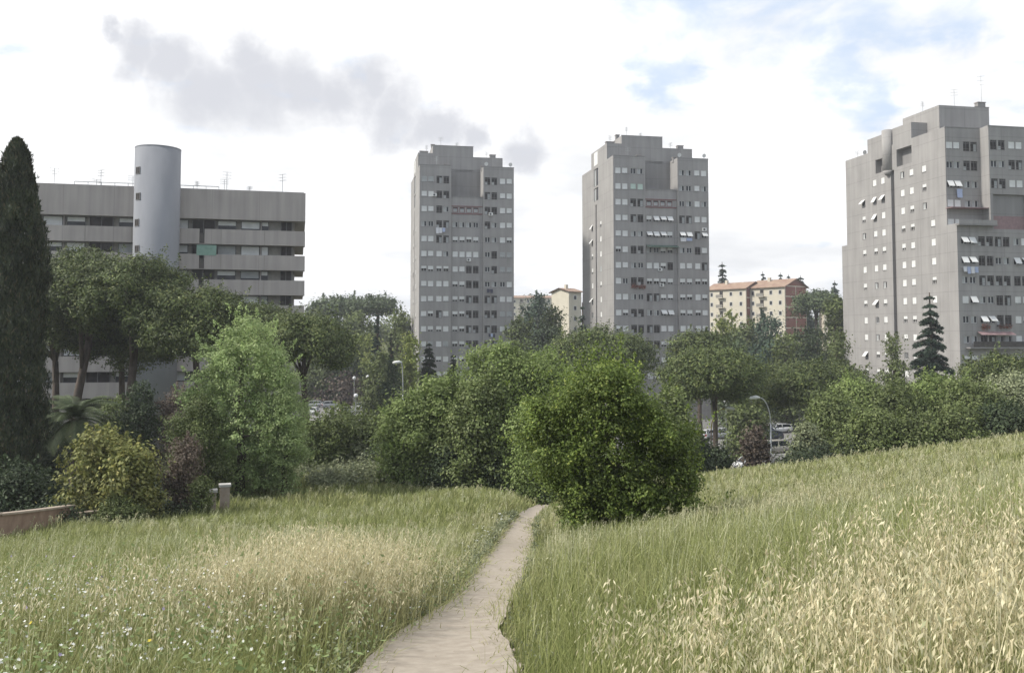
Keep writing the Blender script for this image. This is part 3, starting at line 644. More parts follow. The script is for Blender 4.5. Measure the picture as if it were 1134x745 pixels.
H0 = 16.0
ROWX = [.92, 2.28, 3.95, 5.35, 7.25, 8.65, 10.05, 11.45, 13.75, 15.15, 16.85, 18.25]
def tower(name, label, X, Y, rows, side_open, sd, extras):
    random.seed(sd); t = root(name, label, 'apartment tower', (X, Y, -H0), TH, 'grey concrete apartment towers')
    W_, D_, HT = 19.2, 22.0, 50.2; mb = MB(); T = M['tower']; specs = []; hl, hm, hr, hs = [], [], [], []
    for r_, row in enumerate(rows):
        z = 47.3 - 3.0 * r_
        for c, ty in enumerate(row):
            if ty in '-': continue
            x = ROWX[c]; yy = .5 if 4 <= c <= 7 else 0
            (hl if c < 4 else hm if c < 8 else hr).append(hole_of(ty, x, z)); w, h = wh_of(ty); specs.append((ty, x, yy, wz_of(ty, z), 0, w, h))
    wall_face(mb, (0, 0), (1, 0), (0, -1), 6.35, 0, HT, hl, .2, T)
    wall_face(mb, (6.35, .5), (1, 0), (0, -1), 6.55, 0, 44.0, [(a - 6.35, b - 6.35, c, d) for a, b, c, d in hm], .2, T)
    wall_face(mb, (12.9, 0), (1, 0), (0, -1), 6.3, 0, HT, [(a - 12.9, b - 12.9, c, d) for a, b, c, d in hr], .2, T)
    for x, s in ((6.35, 1), (12.9, -1)):
        mb.quad((x, 0, 0), (x, .5, 0), (x, .5, HT), (x, 0, HT), T); mb.quad((x, .5, 44.0), (x, 4, 44.0), (x, 4, HT), (x, .5, HT), T)
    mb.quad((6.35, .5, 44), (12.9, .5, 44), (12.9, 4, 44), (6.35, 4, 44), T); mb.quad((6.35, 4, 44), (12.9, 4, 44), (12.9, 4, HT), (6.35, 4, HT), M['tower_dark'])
    mb.quad((0, 0, HT - .5), (6.35, 0, HT - .5), (6.35, 4, HT - .5), (0, 4, HT - .5), T); mb.quad((12.9, 0, HT - .5), (W_, 0, HT - .5), (W_, 4, HT - .5), (12.9, 4, HT - .5), T)
    mb.quad((0, 4, HT - .5), (W_, 4, HT - .5), (W_, D_, HT - .5), (0, D_, HT - .5), T)
    # left flank: two window columns, a groove and the stair glazing
    for r_ in range(3, 15):
        z = 47.3 - 3.0 * r_ - .2; q = random.random()
        for yv, ops in ((8.4, 'SSHG'), (14.4, 'SHFO')):
            ty = ops[(r_ * 7 + int(yv) + sd) % 4]
            if side_open.get((r_, yv)): ty = side_open[(r_, yv)]
            x = D_ - yv; hs.append((x - .5, x + .5, z - .52, z + .56)); specs.append((ty, 0, yv, z + .02, -math.pi / 2, 1.0, 1.08))
    hs.append((D_ - 12.0, D_ - 11.2, 0.0, 42.4, .5)); hs.append((D_ - 13.1, D_ - 10.0, 43.2, 45.8, .25)); hs.append((D_ - 13.1, D_ - 10.0, 46.2, 49.8, .25))
    wall_face(mb, (0, D_), (0, -1), (-1, 0), D_, 0, HT, hs, .2, T)
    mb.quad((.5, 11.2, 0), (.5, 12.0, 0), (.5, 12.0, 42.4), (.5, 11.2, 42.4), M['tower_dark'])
    wall_face(mb, (W_, 0), (0, 1), (1, 0), D_, 0, HT, [], .2, T); wall_face(mb, (W_, D_), (-1, 0), (0, 1), W_, 0, HT, [], .2, T)
    # floor nosings: a fine proud line at the parapet
    for x0, x1, yy, z in ((-.04, 6.39, -.05, HT - .12), (12.86, 19.24, -.05, HT - .12), (6.353, 12.897, .44, 43.9)):
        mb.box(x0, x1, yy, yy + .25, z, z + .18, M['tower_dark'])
    for x in (3.05, 16.0): mb.box(x - .05, x + .05, -.035, .0, 0, HT - .15, T)
    obj('wall', mb.mesh('wall'), t)
    g = MB()
    for z0, z1 in ((43.2, 45.8), (46.2, 49.8)):
        g.box(.2, .24, 10.0, 13.1, z0, z1, M['glass']); g.box(.1, .2, 11.4, 11.6, z0, z1, T); g.box(.12, .2, 10.0, 10.1, z0, z1, M['frame_w']); g.box(.12, .2, 12.0, 13.0, z0 + .1, z1 - .1, M['shutter_g'])
    g.box(-.01, .0, 10.3, 12.9, 50.45, 53.1, M['shutter']); obj('stair_glazing', g.mesh('stair_glazing'), t)
    k = MB(); K_ = M['tower']
    k.box(3.0, 11.4, 4.0, 11, HT - .5, 55.0, K_); k.box(.015, 2.998, 4.02, 15, HT - .5, 53.4, K_); k.box(3.0, 11.0, 11.003, 17, HT - .5, 53.7, K_); k.box(11.402, 17.6, 4.03, 14, HT - .5, 52.9, K_)
    k.box(2.95, 11.45, 3.95, 4.1, 55.002, 55.1, M['tower_dark'])
    obj('roof_block', k.mesh('roof_block'), t)
    for x, y, z, w, h in ((3.4, 8, 55.0, .7, .9), (1.4, 6.5, 53.4, 1.7, .7), (15.8, 6, 52.9, 1.2, .9), (10.4, 9, 55.0, .5, .7), (13.2, 2.2, 49.7, .8, .9), (5.6, 1.6, 49.7, .9, .9)): chimney(t, x, y, z, w, h)
    for x, y, z, h in ((5, 7, 55, 2.4), (2.2, 9, 53.4, 2.6), (8.6, 9, 55, 1.8), (15, 9, 52.9, 2.2), (3.6, 2, 49.7, 2.6)): antenna(t, x, y, z, h, random.uniform(0, 3))
    dish(t, 18.6, .6, 49.8); dish(t, 13.6, .8, 49.8)
    specs.sort(key=lambda s: (-(s[3] > 6), s[4] != 0 and s[3] < 20, -s[3])); place_windows(t, specs)
    for e in extras: e(t)
    return t
rows2 = ['GGDD----DDSS', 'SSDD----DDSS', 'SSDFRRRRDDSS', 'FFDDFFFFDFSS', 'SSDDHHHHFFSH', 'SSSFSSSSFDGG', 'HHHHSSDDFDGG', 'SSSSHHDDFFFS', 'SSSSHHDDDDSS', 'SHDSHHDDDDGG', 'SHHSHHDDDDSS', 'SGSGHHDDDDSS', 'SSHSSHDDDDSS', 'SSSSSSDDSHSS']
rows3 = ['SSFF----FFSS', 'SSMM----FFSF', 'SSDDRRRRFFSF', 'SSDDHOOODDSS', 'SSFFOOOHOODO', 'HSDDFFHHFFDS', 'SSFFSSHDSSSD', 'SFDDHHHHHHHH', 'SSFFDDHHHHSH', 'SHDDFFOOHHHS', 'HSDDDDSSSSSS', 'SSDDDDHHSSSS', 'SSFFFFSSHHSS', 'SSSSSSSSSSSS']
def band_pink(t): 
    b = MB(); b.box(6.5, 12.8, .38, .5, 40.45, 40.62, M['frame_r']); b.box(6.5, 12.8, .38, .5, 41.98, 42.12, M['frame_r']); obj('glazed_balcony', b.mesh('glazed_balcony'), t)
def awn(t):
    b = MB(); z = 47.3 - 3 * 5 + .62
    b.quad((6.5, .45, z + .35), (12.8, .45, z + .35), (12.8, -.9, z - .12), (6.5, -.9, z - .12), M['greenaw']); b.quad((6.5, .45, z + .31), (6.5, -.9, z - .16), (12.8, -.9, z - .16), (12.8, .45, z + .31), M['greenaw'])
    for k in range(9): b.box(6.5 + k * .78, 6.54 + k * .78, -.92, -.88, z - .3, z - .165, M['greenaw'])
    obj('awning', b.mesh('awning'), t)
X2 = ray_x(464.5, 176, 250); X3 = ray_x(679.5, 167, 250)
t2 = tower('apartment_tower', 'slim grey concrete tower farther left, with red-framed balcony and white sheets hung out', X2, 176, rows2, {}, 3, [band_pink, lambda t: ac_unit(t, 3.0, 0, 44.1), lambda t: ac_unit(t, 14.4, 0, 40.5), lambda t: ac_unit(t, 10.0, .5, 31.2)])
laundry(t2, 4.2, 0, 37.5, 'white sheets hanging below dark windows of the left slim tower', ['cloth_w', 'cloth_w', 'cloth_b'], 1.9, 1.1)
laundry(t2, 14.2, 0, 25.4, 'dark laundry hanging below white-framed windows of the left slim tower', ['cloth_d', 'cloth_d'], 1.3, .9)
laundry(t2, 14.6, 0, 16.4, 'small dark washing under lattice windows low on the left slim tower', ['cloth_d', 'cloth_b', 'cloth_d'], 1.4, .8)
t3 = tower('apartment_tower', 'slim grey concrete tower with a dark green awning halfway up its front', X3, 167, rows3, {(3, 14.4): 'O', (5, 14.4): 'H'}, 5, [band_pink, awn, lambda t: ac_unit(t, 9.3, .5, 28.6), lambda t: ac_unit(t, 9.6, .5, 25.6), lambda t: ac_unit(t, 18.2, 0, 36.4)])
flowers(t3, 4.0, 0, 25.4, 'red geranium box under the left window of the right slim tower'); flowers(t3, 5.5, 0, 25.3, 'fuller red geranium box, nearer the middle of the right slim tower', 1.4)
laundry(t3, 14.4, 0, 34.7, 'pale blue sheets over tilted shutters of the right slim tower', ['cloth_w', 'cloth_b'], 2.4, .7)

# ---- the wide tower at the right edge
def big_tower():
    random.seed(11); X, Y = ray_x(1049, 136, 250), 136.0; T = M['tower']
    t = root('apartment_tower', 'wide grey concrete tower with a windowed flank and deep vertical groove at the right edge', 'apartment tower', (X, Y, -H0), TH, 'grey concrete apartment towers')
    mb = MB(); specs = []; HT = 48.3; ZL = 33.0; yA, yB, yC = 0.0, -1.9, -2.15
    A1 = [.7, 1.95, 3.7, 5.0]; A2 = [1.2, 2.55, 4.2, 5.6]; B1 = [6.95, 8.35, 10.1, 11.4, 13.2, 14.6, 16.5, 17.9]; B2 = [7.3, 8.7, 10.5, 11.9, 13.6, 15.0, 16.8, 18.2]
    rows = ['SSDDDDSSSSDD', 'FFDDFFDDSHFF', 'OOFFDDSSHSDD', 'SSFF----SSDD', 'SSFF----FFSS', 'OODDDDFSSSOO', 'OODDFFOOSSDD', 'FFDDDDDDSHSS', 'SOFFDDSSSSFF', 'FFOODDSHDDSS', 'FFDDFFSSHHDD', 'HHSSDDSSSSSS', 'SSHHSSDDSSSS', 'SSSSSSSSSSSS']
    ha, hb, hc = [], [], []
    for i, row in enumerate(rows):
        z = 45.4 - 3.0 * i; up = z > ZL
        for c, ty in enumerate(row):
            if ty == '-': continue
            if c < 4: x = (A1 if up else A2)[c]; yy = yA if up else yC; (ha if up else hc).append(hole_of(ty, x, z))
            else: x = (B1 if up else B2)[c - 4]; yy = yB; h_ = hole_of(ty, x, z); hb.append((h_[0] - 6.1, h_[1] - 6.1, h_[2], h_[3]))
            w, h = wh_of(ty); specs.append((ty, x, yy, wz_of(ty, z), 0, w, h))
    hb.append((.5, 6.3, 32.3, 37.7, .5))
    wall_face(mb, (0, yA), (1, 0), (0, -1), 6.1, ZL, HT, ha, .2, T)
    wall_face(mb, (0, yC), (1, 0), (0, -1), 6.1, 0, ZL, hc, .2, T)
    wall_face(mb, (6.1, yB), (1, 0), (0, -1), 15.5, 0, HT, hb, .2, T)
    mb.quad((6.1, yB, ZL), (6.1, yA, ZL), (6.1, yA, HT), (6.1, yB, HT), T); mb.quad((6.1, yC, 0), (6.1, yB, 0), (6.1, yB, ZL), (6.1, yC, ZL), T)
    mb.quad((0, yC, ZL), (6.1, yC, ZL), (6.1, yA, ZL), (0, yA, ZL), T)
    mb.box(6.6, 12.4, yB + .45, yB + .5, 34.4, 37.7, M['tower_dark']); mb.box(6.6, 12.4, yB + .45, yB + .5, 32.3, 34.4, M['pink'])
    # left flank
    D_ = 27.5; hs = []
    for r_ in range(14):
        z = 42.6 - 3.0 * r_ + .05
        cols = [(22.0, 'S'), (18.6, 'S'), (16.2, 'H'), (10.8, 'S'), (8.4, 'S'), (5.2, 'S') if r_ < 3 else (3.3, 'H')]
        for ci, (yv, ty) in enumerate(cols):
            if r_ == 0 and ci == 0: continue
            q = random.random(); ty = 'H' if q < .35 else 'S' if q < .85 else 'F'
            if (r_, ci) in ((0, 0), (1, 0), (1, 1), (1, 2), (2, 1), (7, 1), (10, 0), (1, 5)): ty = 'O' if ci != 5 else 'H'
            x = D_ - yv; hs.append((x - .5, x + .5, z - .52, z + .56)); specs.append((ty, 0, yv, z + .02, -math.pi / 2, 1.0, 1.08))
    hs += [(D_ - 13.9, D_ - 13.0, 0, 44.0, .7), (D_ - 12.2, D_ - 8.2, 44.3, 47.2, 1.1), (D_ - 18.2, D_ - 15.5, 44.2, 46.6, 1.1)]
    wall_face(mb, (0, D_), (0, -1), (-1, 0), D_, 0, HT, hs, .2, T)
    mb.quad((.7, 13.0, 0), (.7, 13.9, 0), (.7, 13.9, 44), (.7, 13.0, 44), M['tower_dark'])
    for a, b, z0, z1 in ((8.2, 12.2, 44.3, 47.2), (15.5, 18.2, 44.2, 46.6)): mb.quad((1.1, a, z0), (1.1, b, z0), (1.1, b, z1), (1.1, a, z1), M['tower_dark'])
    mb.quad((0, yC, 0), (0, yA, 0), (0, yA, ZL), (0, yC, ZL), T)
    mb.box(-.02, 1, 27.502, 29.2, 0, 32.6, T); mb.box(-.03, .9, 29.203, 30.4, 0, 14.0, T)
    wall_face(mb, (21.6, yB), (0, 1), (1, 0), D_ - yB, 0, HT, [], .2, T); wall_face(mb, (21.6, D_), (-1, 0), (0, 1), 21.6, 0, HT, [], .2, T)
    mb.quad((0, 0, HT - .4), (21.6, 0, HT - .4), (21.6, D_, HT - .4), (0, D_, HT - .4), T); mb.quad((6.1, yB, HT - .4), (21.6, yB, HT - .4), (21.6, 0, HT - .4), (6.1, 0, HT - .4), T)
    mb.box(-.04, 6.14, yA - .05, yA + .2, HT - .10, HT + .08, M['tower_dark']); mb.box(6.06, 21.65, yB - .05, yB + .2, HT - .10, HT + .08, M['tower_dark'])
    obj('wall', mb.mesh('wall'), t)
    k = MB(); k.box(.01, 6, 8.2, 13.2, HT - .4, 51.0, T); k.box(.012, 6, 15.6, 20.5, HT - .4, 50.7, T); k.box(3.0, 12.2, 5.2, 14.6, HT - .4, 53.2, T); k.box(11, 21, 4.2, 12, HT - .4, 50.0, T); k.box(9.6, 12.25, 5.15, 9, 53.202, 53.3, M['tower_dark'])
    obj('roof_block', k.mesh('roof_block'), t)
    p = MB(); p.tube([(-.1, 14.4, 44.0), (-.1, 14.4, 51.0)], .95, T, 20); p.tube([(-.1, 14.4, 43.3), (-.1, 14.4, 43.998)], [.5, .95], T, 20); obj('vent_shaft', smooth(p.mesh('vent_shaft')), t)
    b = MB(); b.box(-.3, 6.35, yC - .9, yC - .02, ZL - .35, ZL - .12, M['tower_dark']); b.box(-.25, 6.3, yC - .88, yC - .82, ZL - .118, ZL + .5, T); b.box(-.28, 6.3, -1.6, -.05, ZL + 2.5, ZL + 2.62, M['pink'])
    obj('balcony', b.mesh('balcony'), t)
    b = MB(); z = 45.4 - 30; b.box(1.0, 12.5, yC - 1.0, yC - .1, z - 1.35, z - 1.15, M['tower_dark']); b.box(1.6, 12.5, yC - .98, yC - .93, z - 1.148, z - .3, M['stain']); b.quad((3, yC, z + 1.2), (9, yC, z + 1.2), (9, yC - 1, z + .7), (3, yC - 1, z + .7), M['pink']); obj('balcony', b.mesh('balcony'), t)
    chimney(t, 11.2, 6.0, 53.3, 1.4, .8); chimney(t, 3.5, 3, 47.9, 1.2, .7); chimney(t, 2.2, 24, 47.9, 1.0, .7); dish(t, 1.0, 23, 47.9)
    for x, y, z, h in ((8, 8, 53.2, 3.6), (5, 12, 53.2, 2.4), (17.5, 3, 47.9, 4.4), (11.5, 6, 53.2, 5.5), (1.5, 26, 47.9, 2)): antenna(t, x, y, z, h, random.uniform(0, 3))
    specs.sort(key=lambda s: (s[1] > 13.0, s[3] < 9, -s[3])); place_windows(t, specs)
    laundry(t, 2.0, yA, 38.6, 'pale blue towel below tilted shutters near top of the right tower', ['cloth_b'], 1.0, 1.3)
    laundry(t, 1.9, yC, 26.4, 'row of white and blue washing under tilted shutters, halfway up right tower', ['cloth_w', 'cloth_b', 'cloth_w', 'cloth_b'], 2.6, 1.1)
    flowers(t, 4.3, yC, 17.4, 'red flower box on the right tower beneath two tilted shutters'); flowers(t, 7.8, yB, 17.5, 'longer red flower box beside the right edge of the right tower', 2.4)
    return t
big_tower()

# ---- long slab with continuous balconies and the round stair tower
def slab():
    X, Y = ray_x(338, 111, 250), 111.0; zb = -14.0; T = M['slab']
    t = root('apartment_block', 'long low concrete block with continuous balcony bands behind the umbrella pines', 'apartment block', (X, Y, zb), TH + .045)
    Lx = 46.0; HT = 31.9; b = MB(); b.box(-Lx, 0, 0, 14, 28.3, HT, T); b.box(-Lx + .2, -.2, .2, 13.8, HT + .002, HT + .1, M['tower_dark'])
    obj('attic', b.mesh('attic'), t)
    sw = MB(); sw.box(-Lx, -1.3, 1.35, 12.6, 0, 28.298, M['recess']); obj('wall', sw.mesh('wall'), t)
    z = 28.3; n = 0; wid = [('o', -3.0, -1.6), ('w', -5.35, -4.45), ('w', -7.8, -5.5), ('w', -10.6, -8.35), ('o', -13.6, -10.85), ('w', -15.6, -14.0), ('w', -19.5, -17.2), ('w', -22.0, -20.2), ('o', -25.3, -22.6), ('w', -27.8, -25.7), ('w', -30.4, -28.2), ('w', -33.0, -31.0), ('o', -36.6, -33.6), ('w', -39.2, -37.2), ('w', -42, -39.8), ('w', -45, -42.8)]
    while z > 2:
        z1 = z - 1.25; zb1 = z1 - 1.85
        p = MB()
        gap = (-12.6, -12.0) if n < 3 else None
        segs = [(-Lx, gap[0]), (gap[1], 0)] if gap else [(-Lx, 0)]
        for a, c in segs: p.box(a, c, 0, .16, zb1, z1, T)
        if gap: p.box(gap[0], gap[1], .12, .2, zb1 + .1, z1 - .5, M['stain'])
        p.box(-.16, 0, .161, 1.6, zb1, z1, T); p.box(-Lx, -.161, .162, 1.36, zb1 + .002, zb1 + .25, T); p.box(-1.32, -.161, 1.362, 12.6, zb1 + .002, zb1 + .25, T)
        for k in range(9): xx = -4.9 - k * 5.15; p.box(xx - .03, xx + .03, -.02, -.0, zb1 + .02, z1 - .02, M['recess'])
        obj('balcony', p.mesh('balcony'), t)
        for j, (ty, a, c) in enumerate(wid):
            w = c - a; xc = (a + c) / 2; q = MB(); hh = 1.95; zc0 = z1 - .75
            if ty == 'o': q.box(a, c, 1.25, 1.348, zc0, z - .02, M['dark']); q.box(a, a + .08, 1.15, 1.246, zc0, z - .02, M['frame_g']); q.box(c - .08, c, 1.15, 1.246, zc0, z - .02, M['frame_g']); q.box(xc - .04, xc + .04, 1.15, 1.246, zc0, z - .02, M['frame_g'])
            else:
                q.box(a, c, 1.28, 1.348, zc0, z - .02, M['glass']); q.box(a, c, 1.2, 1.276, z - .12, z - .021, M['frame_g']); q.box(a, a + .07, 1.2, 1.276, zc0, z - .122, M['frame_g']); q.box(c - .07, c, 1.2, 1.276, zc0, z - .122, M['frame_g'])
            o = obj('window', q.mesh('window'), t)
            if ty == 'w':
                dr = [1, 1, 1, .5, .8, .45][(j * 5 + n * 3) % 6]; s = MB(); s.box(a + .09, c - .09, 1.13, 1.17, z - .125 - 1.05 * dr, z - .125, M['shutter'] if (j + n) % 4 else M['shutter_g']); obj('shutter', s.mesh('shutter'), o)
            if ty == 'w' and j % 2 == 0: 
                s = MB(); s.box(c + .08, c + .2, .9, 1.345, z1 - .9, z - .004, T); obj('divider', s.mesh('divider'), t)
        if n == 1:
            s = MB(); s.quad((-12.9, -.04, z1 - .15), (-10.6, -.04, z1 - .15), (-10.6, .1, z - .1), (-12.9, .1, z - .1), M['mint']); s.quad((-12.9, .1, z - .1), (-10.6, .1, z - .1), (-10.6, 0, z1 - .15), (-12.9, 0, z1 - .15), M['mint']); obj('sunblind', s.mesh('sunblind'), t)
        z = zb1; n += 1
    r_ = MB()
    for a, c in ((-27, -10.5),):
        r_.tube([(a, .9, HT + .55), (c, .9, HT + .55)], .05, M['metal'], 5)
        for k in range(12): xx = a + (c - a) * k / 11; r_.tube([(xx, .9, HT), (xx, .9, HT + .55)], .035, M['metal'], 5)
    obj('railing', r_.mesh('railing'), t)
    for x, h in ((-2.9, 3), (-9.8, 3.0), (-10.1, 2.0), (-13.4, 1.6), (-21, 2), (-24.7, 2.6), (-25.2, 1.4), (-30, 2.6), (-36, 2), (-7, 1.2)): antenna(t, x, 4, HT, h, random.uniform(0, 3))
slab()
def cylinder_tower():
    Y = 106.0; X = ray_x(172.5, Y, 300); zb = -14.0; h = ray_z(166, Y) - zb
    t = root('stair_tower', 'smooth pale round stair tower with small square windows rising above the long block', 'stair tower', (X, Y, zb)); b = MB(); n = 64
    b.tube([(0, 0, 0), (0, 0, h)], 2.6, M['cyl'], n); me = b.mesh('wall'); me.polygons.foreach_set('use_smooth', [len(p.vertices) == 4 for p in me.polygons]); obj('wall', me, t)
    c = MB(); c.tube([(0, 0, h + .002), (0, 0, h + .10)], 2.62, M['cyl'], n); obj('coping', c.mesh('coping'), t)
    q = MB(); frame_box(q, .8, .85, .07, M['frame_g'], -.05, .05); q.box(-.33, .33, -.03, .02, -.36, .36, M['dark']); q.box(-.02, .02, -.04, -.03, -.36, .36, M['frame_g']); wm_ = q.mesh('window')
    k = 0; z = h - 2.9
    while z > 2:
        a = math.radians(215 + (3 if k % 2 else 0)); x, y = 2.6 * math.cos(a + .35), 2.6 * math.sin(a + .35)
        obj('window', wm_, t, (x * .998, y * .998, z), math.atan2(y, x) + math.pi / 2); z -= 3.1; k += 1
cylinder_tower()

# ---- small blocks on the far hill
def hill_block(label, px, Y, eave_py, rz, Lx, Wy, floors, gable_brick, ridge=2.2, cat='apartment block'):
    X = ray_x(px, Y, 330); zt = ray_z(eave_py, Y); zb = min(h1(X, Y), zt - floors * 3.0) - 1; Hh = zt - zb
    t = root('apartment_block', label, cat, (X, Y, zb), math.radians(rz), 'pale blocks on the far hill'); b = MB(); cr = M['cream']
    b.box(0, Lx, 0, Wy, 0, Hh, cr)
    for x in (0, Lx): b.f.append((len(b.v), len(b.v) + 1, len(b.v) + 2)); b.v += [(x, 0, Hh), (x, Wy, Hh), (x, Wy / 2, Hh + ridge)]; b.m.append(b.mi(cr))
    obj('wall', b.mesh('wall'), t)
    r_ = MB(); e = .6
    for y0, s in ((-e, 1), (Wy + e, -1)):
        ze = Hh - ridge * e / (Wy / 2); P = [(-e, y0, ze), (Lx + e, y0, ze), (Lx + e, Wy / 2, Hh + ridge), (-e, Wy / 2, Hh + ridge)]
        r_.quad(*[(x, y, z + .25) for x, y, z in P], M['tileroof']); r_.quad(*[(x, y, z + .03) for x, y, z in P], M['tileroof']); r_.quad((P[0][0], y0, ze + .03), (P[1][0], y0, ze + .03), (P[1][0], y0, ze + .25), (P[0][0], y0, ze + .25), M['tileroof'])
    rf = obj('roof', r_.mesh('roof'), t)
    c = MB(); c.box(-.4, .4, -.4, .4, 0, 1.5, cr); obj('chimney', c.mesh('chimney'), rf, (Lx * .35, Wy * .4, Hh + ridge * .7))
    if gable_brick:
        g = MB(); nb = 2
        for k in range(floors):
            for j in range(nb):
                y0 = .35 + j * (Wy - .35) / nb; g.box(Lx + .003, Lx + .06, y0, y0 + (Wy - .35) / nb - .35, Hh - 3.0 * (k + 1) + .35, Hh - 3.0 * k, M['brick'])
        i0 = len(g.v); g.v += [(Lx + .05, .6, Hh + .3), (Lx + .05, Wy - .6, Hh + .3), (Lx + .05, Wy / 2, Hh + ridge - .15)]; g.f.append((i0, i0 + 1, i0 + 2)); g.m.append(g.mi(M['brick']))
        obj('brick_panel', g.mesh('brick_panel'), t)
    q = MB(); frame_box(q, 1.1, 1.3, .12, M['frame_w'], -.06, -.005); q.box(-.43, .43, -.03, -.006, -.53, .53, M['glass']); wm_ = q.mesh('window')
    q = MB(); q.box(-1.2, 1.2, -1.1, -.005, -1.2, -1.05, cr); q.box(-1.2, 1.2, -1.1, -1.02, -1.048, -.1, M['recess']); q.box(-.6, .6, -.05, -.006, -1.04, .9, M['dark']); bm_ = q.mesh('balcony')
    for k in range(floors):
        z = Hh - 3.0 * k - 1.6; nx_ = int(Lx // 3)
        for j in range(nx_):
            x = (j + .5) * Lx / nx_
            if j % 3 == 1: obj('balcony', bm_, t, (x, 0, z))
            else: obj('window', wm_, t, (x, 0, z))
    return t
hill_block('cream block with terracotta roof and big red brick gable, nearer on the far hill', 829, 262, 319, -52, 12.5, 10.5, 5, True)
hill_block('cream block with terracotta roof, its brick gable half hidden by the neighbouring block', 783, 272, 321, -52, 14.5, 8, 5, True, 1.8)
hill_block('small cream block with pinkish roof beside the left flank of a grey tower', 630, 250, 323, 35, 4.5, 8, 4, False, 1.0)
hill_block('long distant block peeping over far trees between the two slim towers', 566, 420, 330, 0, 26, 12, 3, False, 1.2)
hill_block('brick-red distant block in a gap of trees beside the right tower', 912, 250, 341, -10, 9, 8, 3, True, .8)
# ------------------------------------------------------------------ car parks, roads, cars, lamps, walls
def sheet(name, poly, z, m, thick=0.0):
    b = MB(); i = len(b.v); b.v += [(x, y, z) for x, y in poly]; b.f.append(tuple(range(len(poly)))); b.m.append(b.mi(m)); return structure(obj(name, b.mesh(name)))
VZ = -16.0
sheet('road', [(8, 104), (60, 104), (64, 122), (8, 118)], VZ + .03, M['asphalt'])
sheet('car_park', [(14, 121), (66, 125), (80, 190), (20, 172)], VZ + .034, M['asphalt'])
sheet('car_park', [(-70, 168), (-22, 168), (-16, 204), (-70, 204)], VZ + .03, M['asphalt'])
sheet('pavement', [(8, 118.3), (64, 122.3), (64, 124.6), (8, 120.6)], VZ + .13, M['kerb'])
b = MB(); 
for (x0, y0, x1, y1) in ((8, 118.0, 64, 122.0),):
    b.quad((x0, y0, VZ - .1), (x1, y1, VZ - .1), (x1, y1, VZ + .145), (x0, y0, VZ + .145), M['kerb']); b.quad((x0, y0, VZ + .145), (x1, y1, VZ + .145), (x1, y1 + .3, VZ + .145), (x0, y0 + .3, VZ + .145), M['kerb'])
structure(obj('kerb', b.mesh('kerb')))

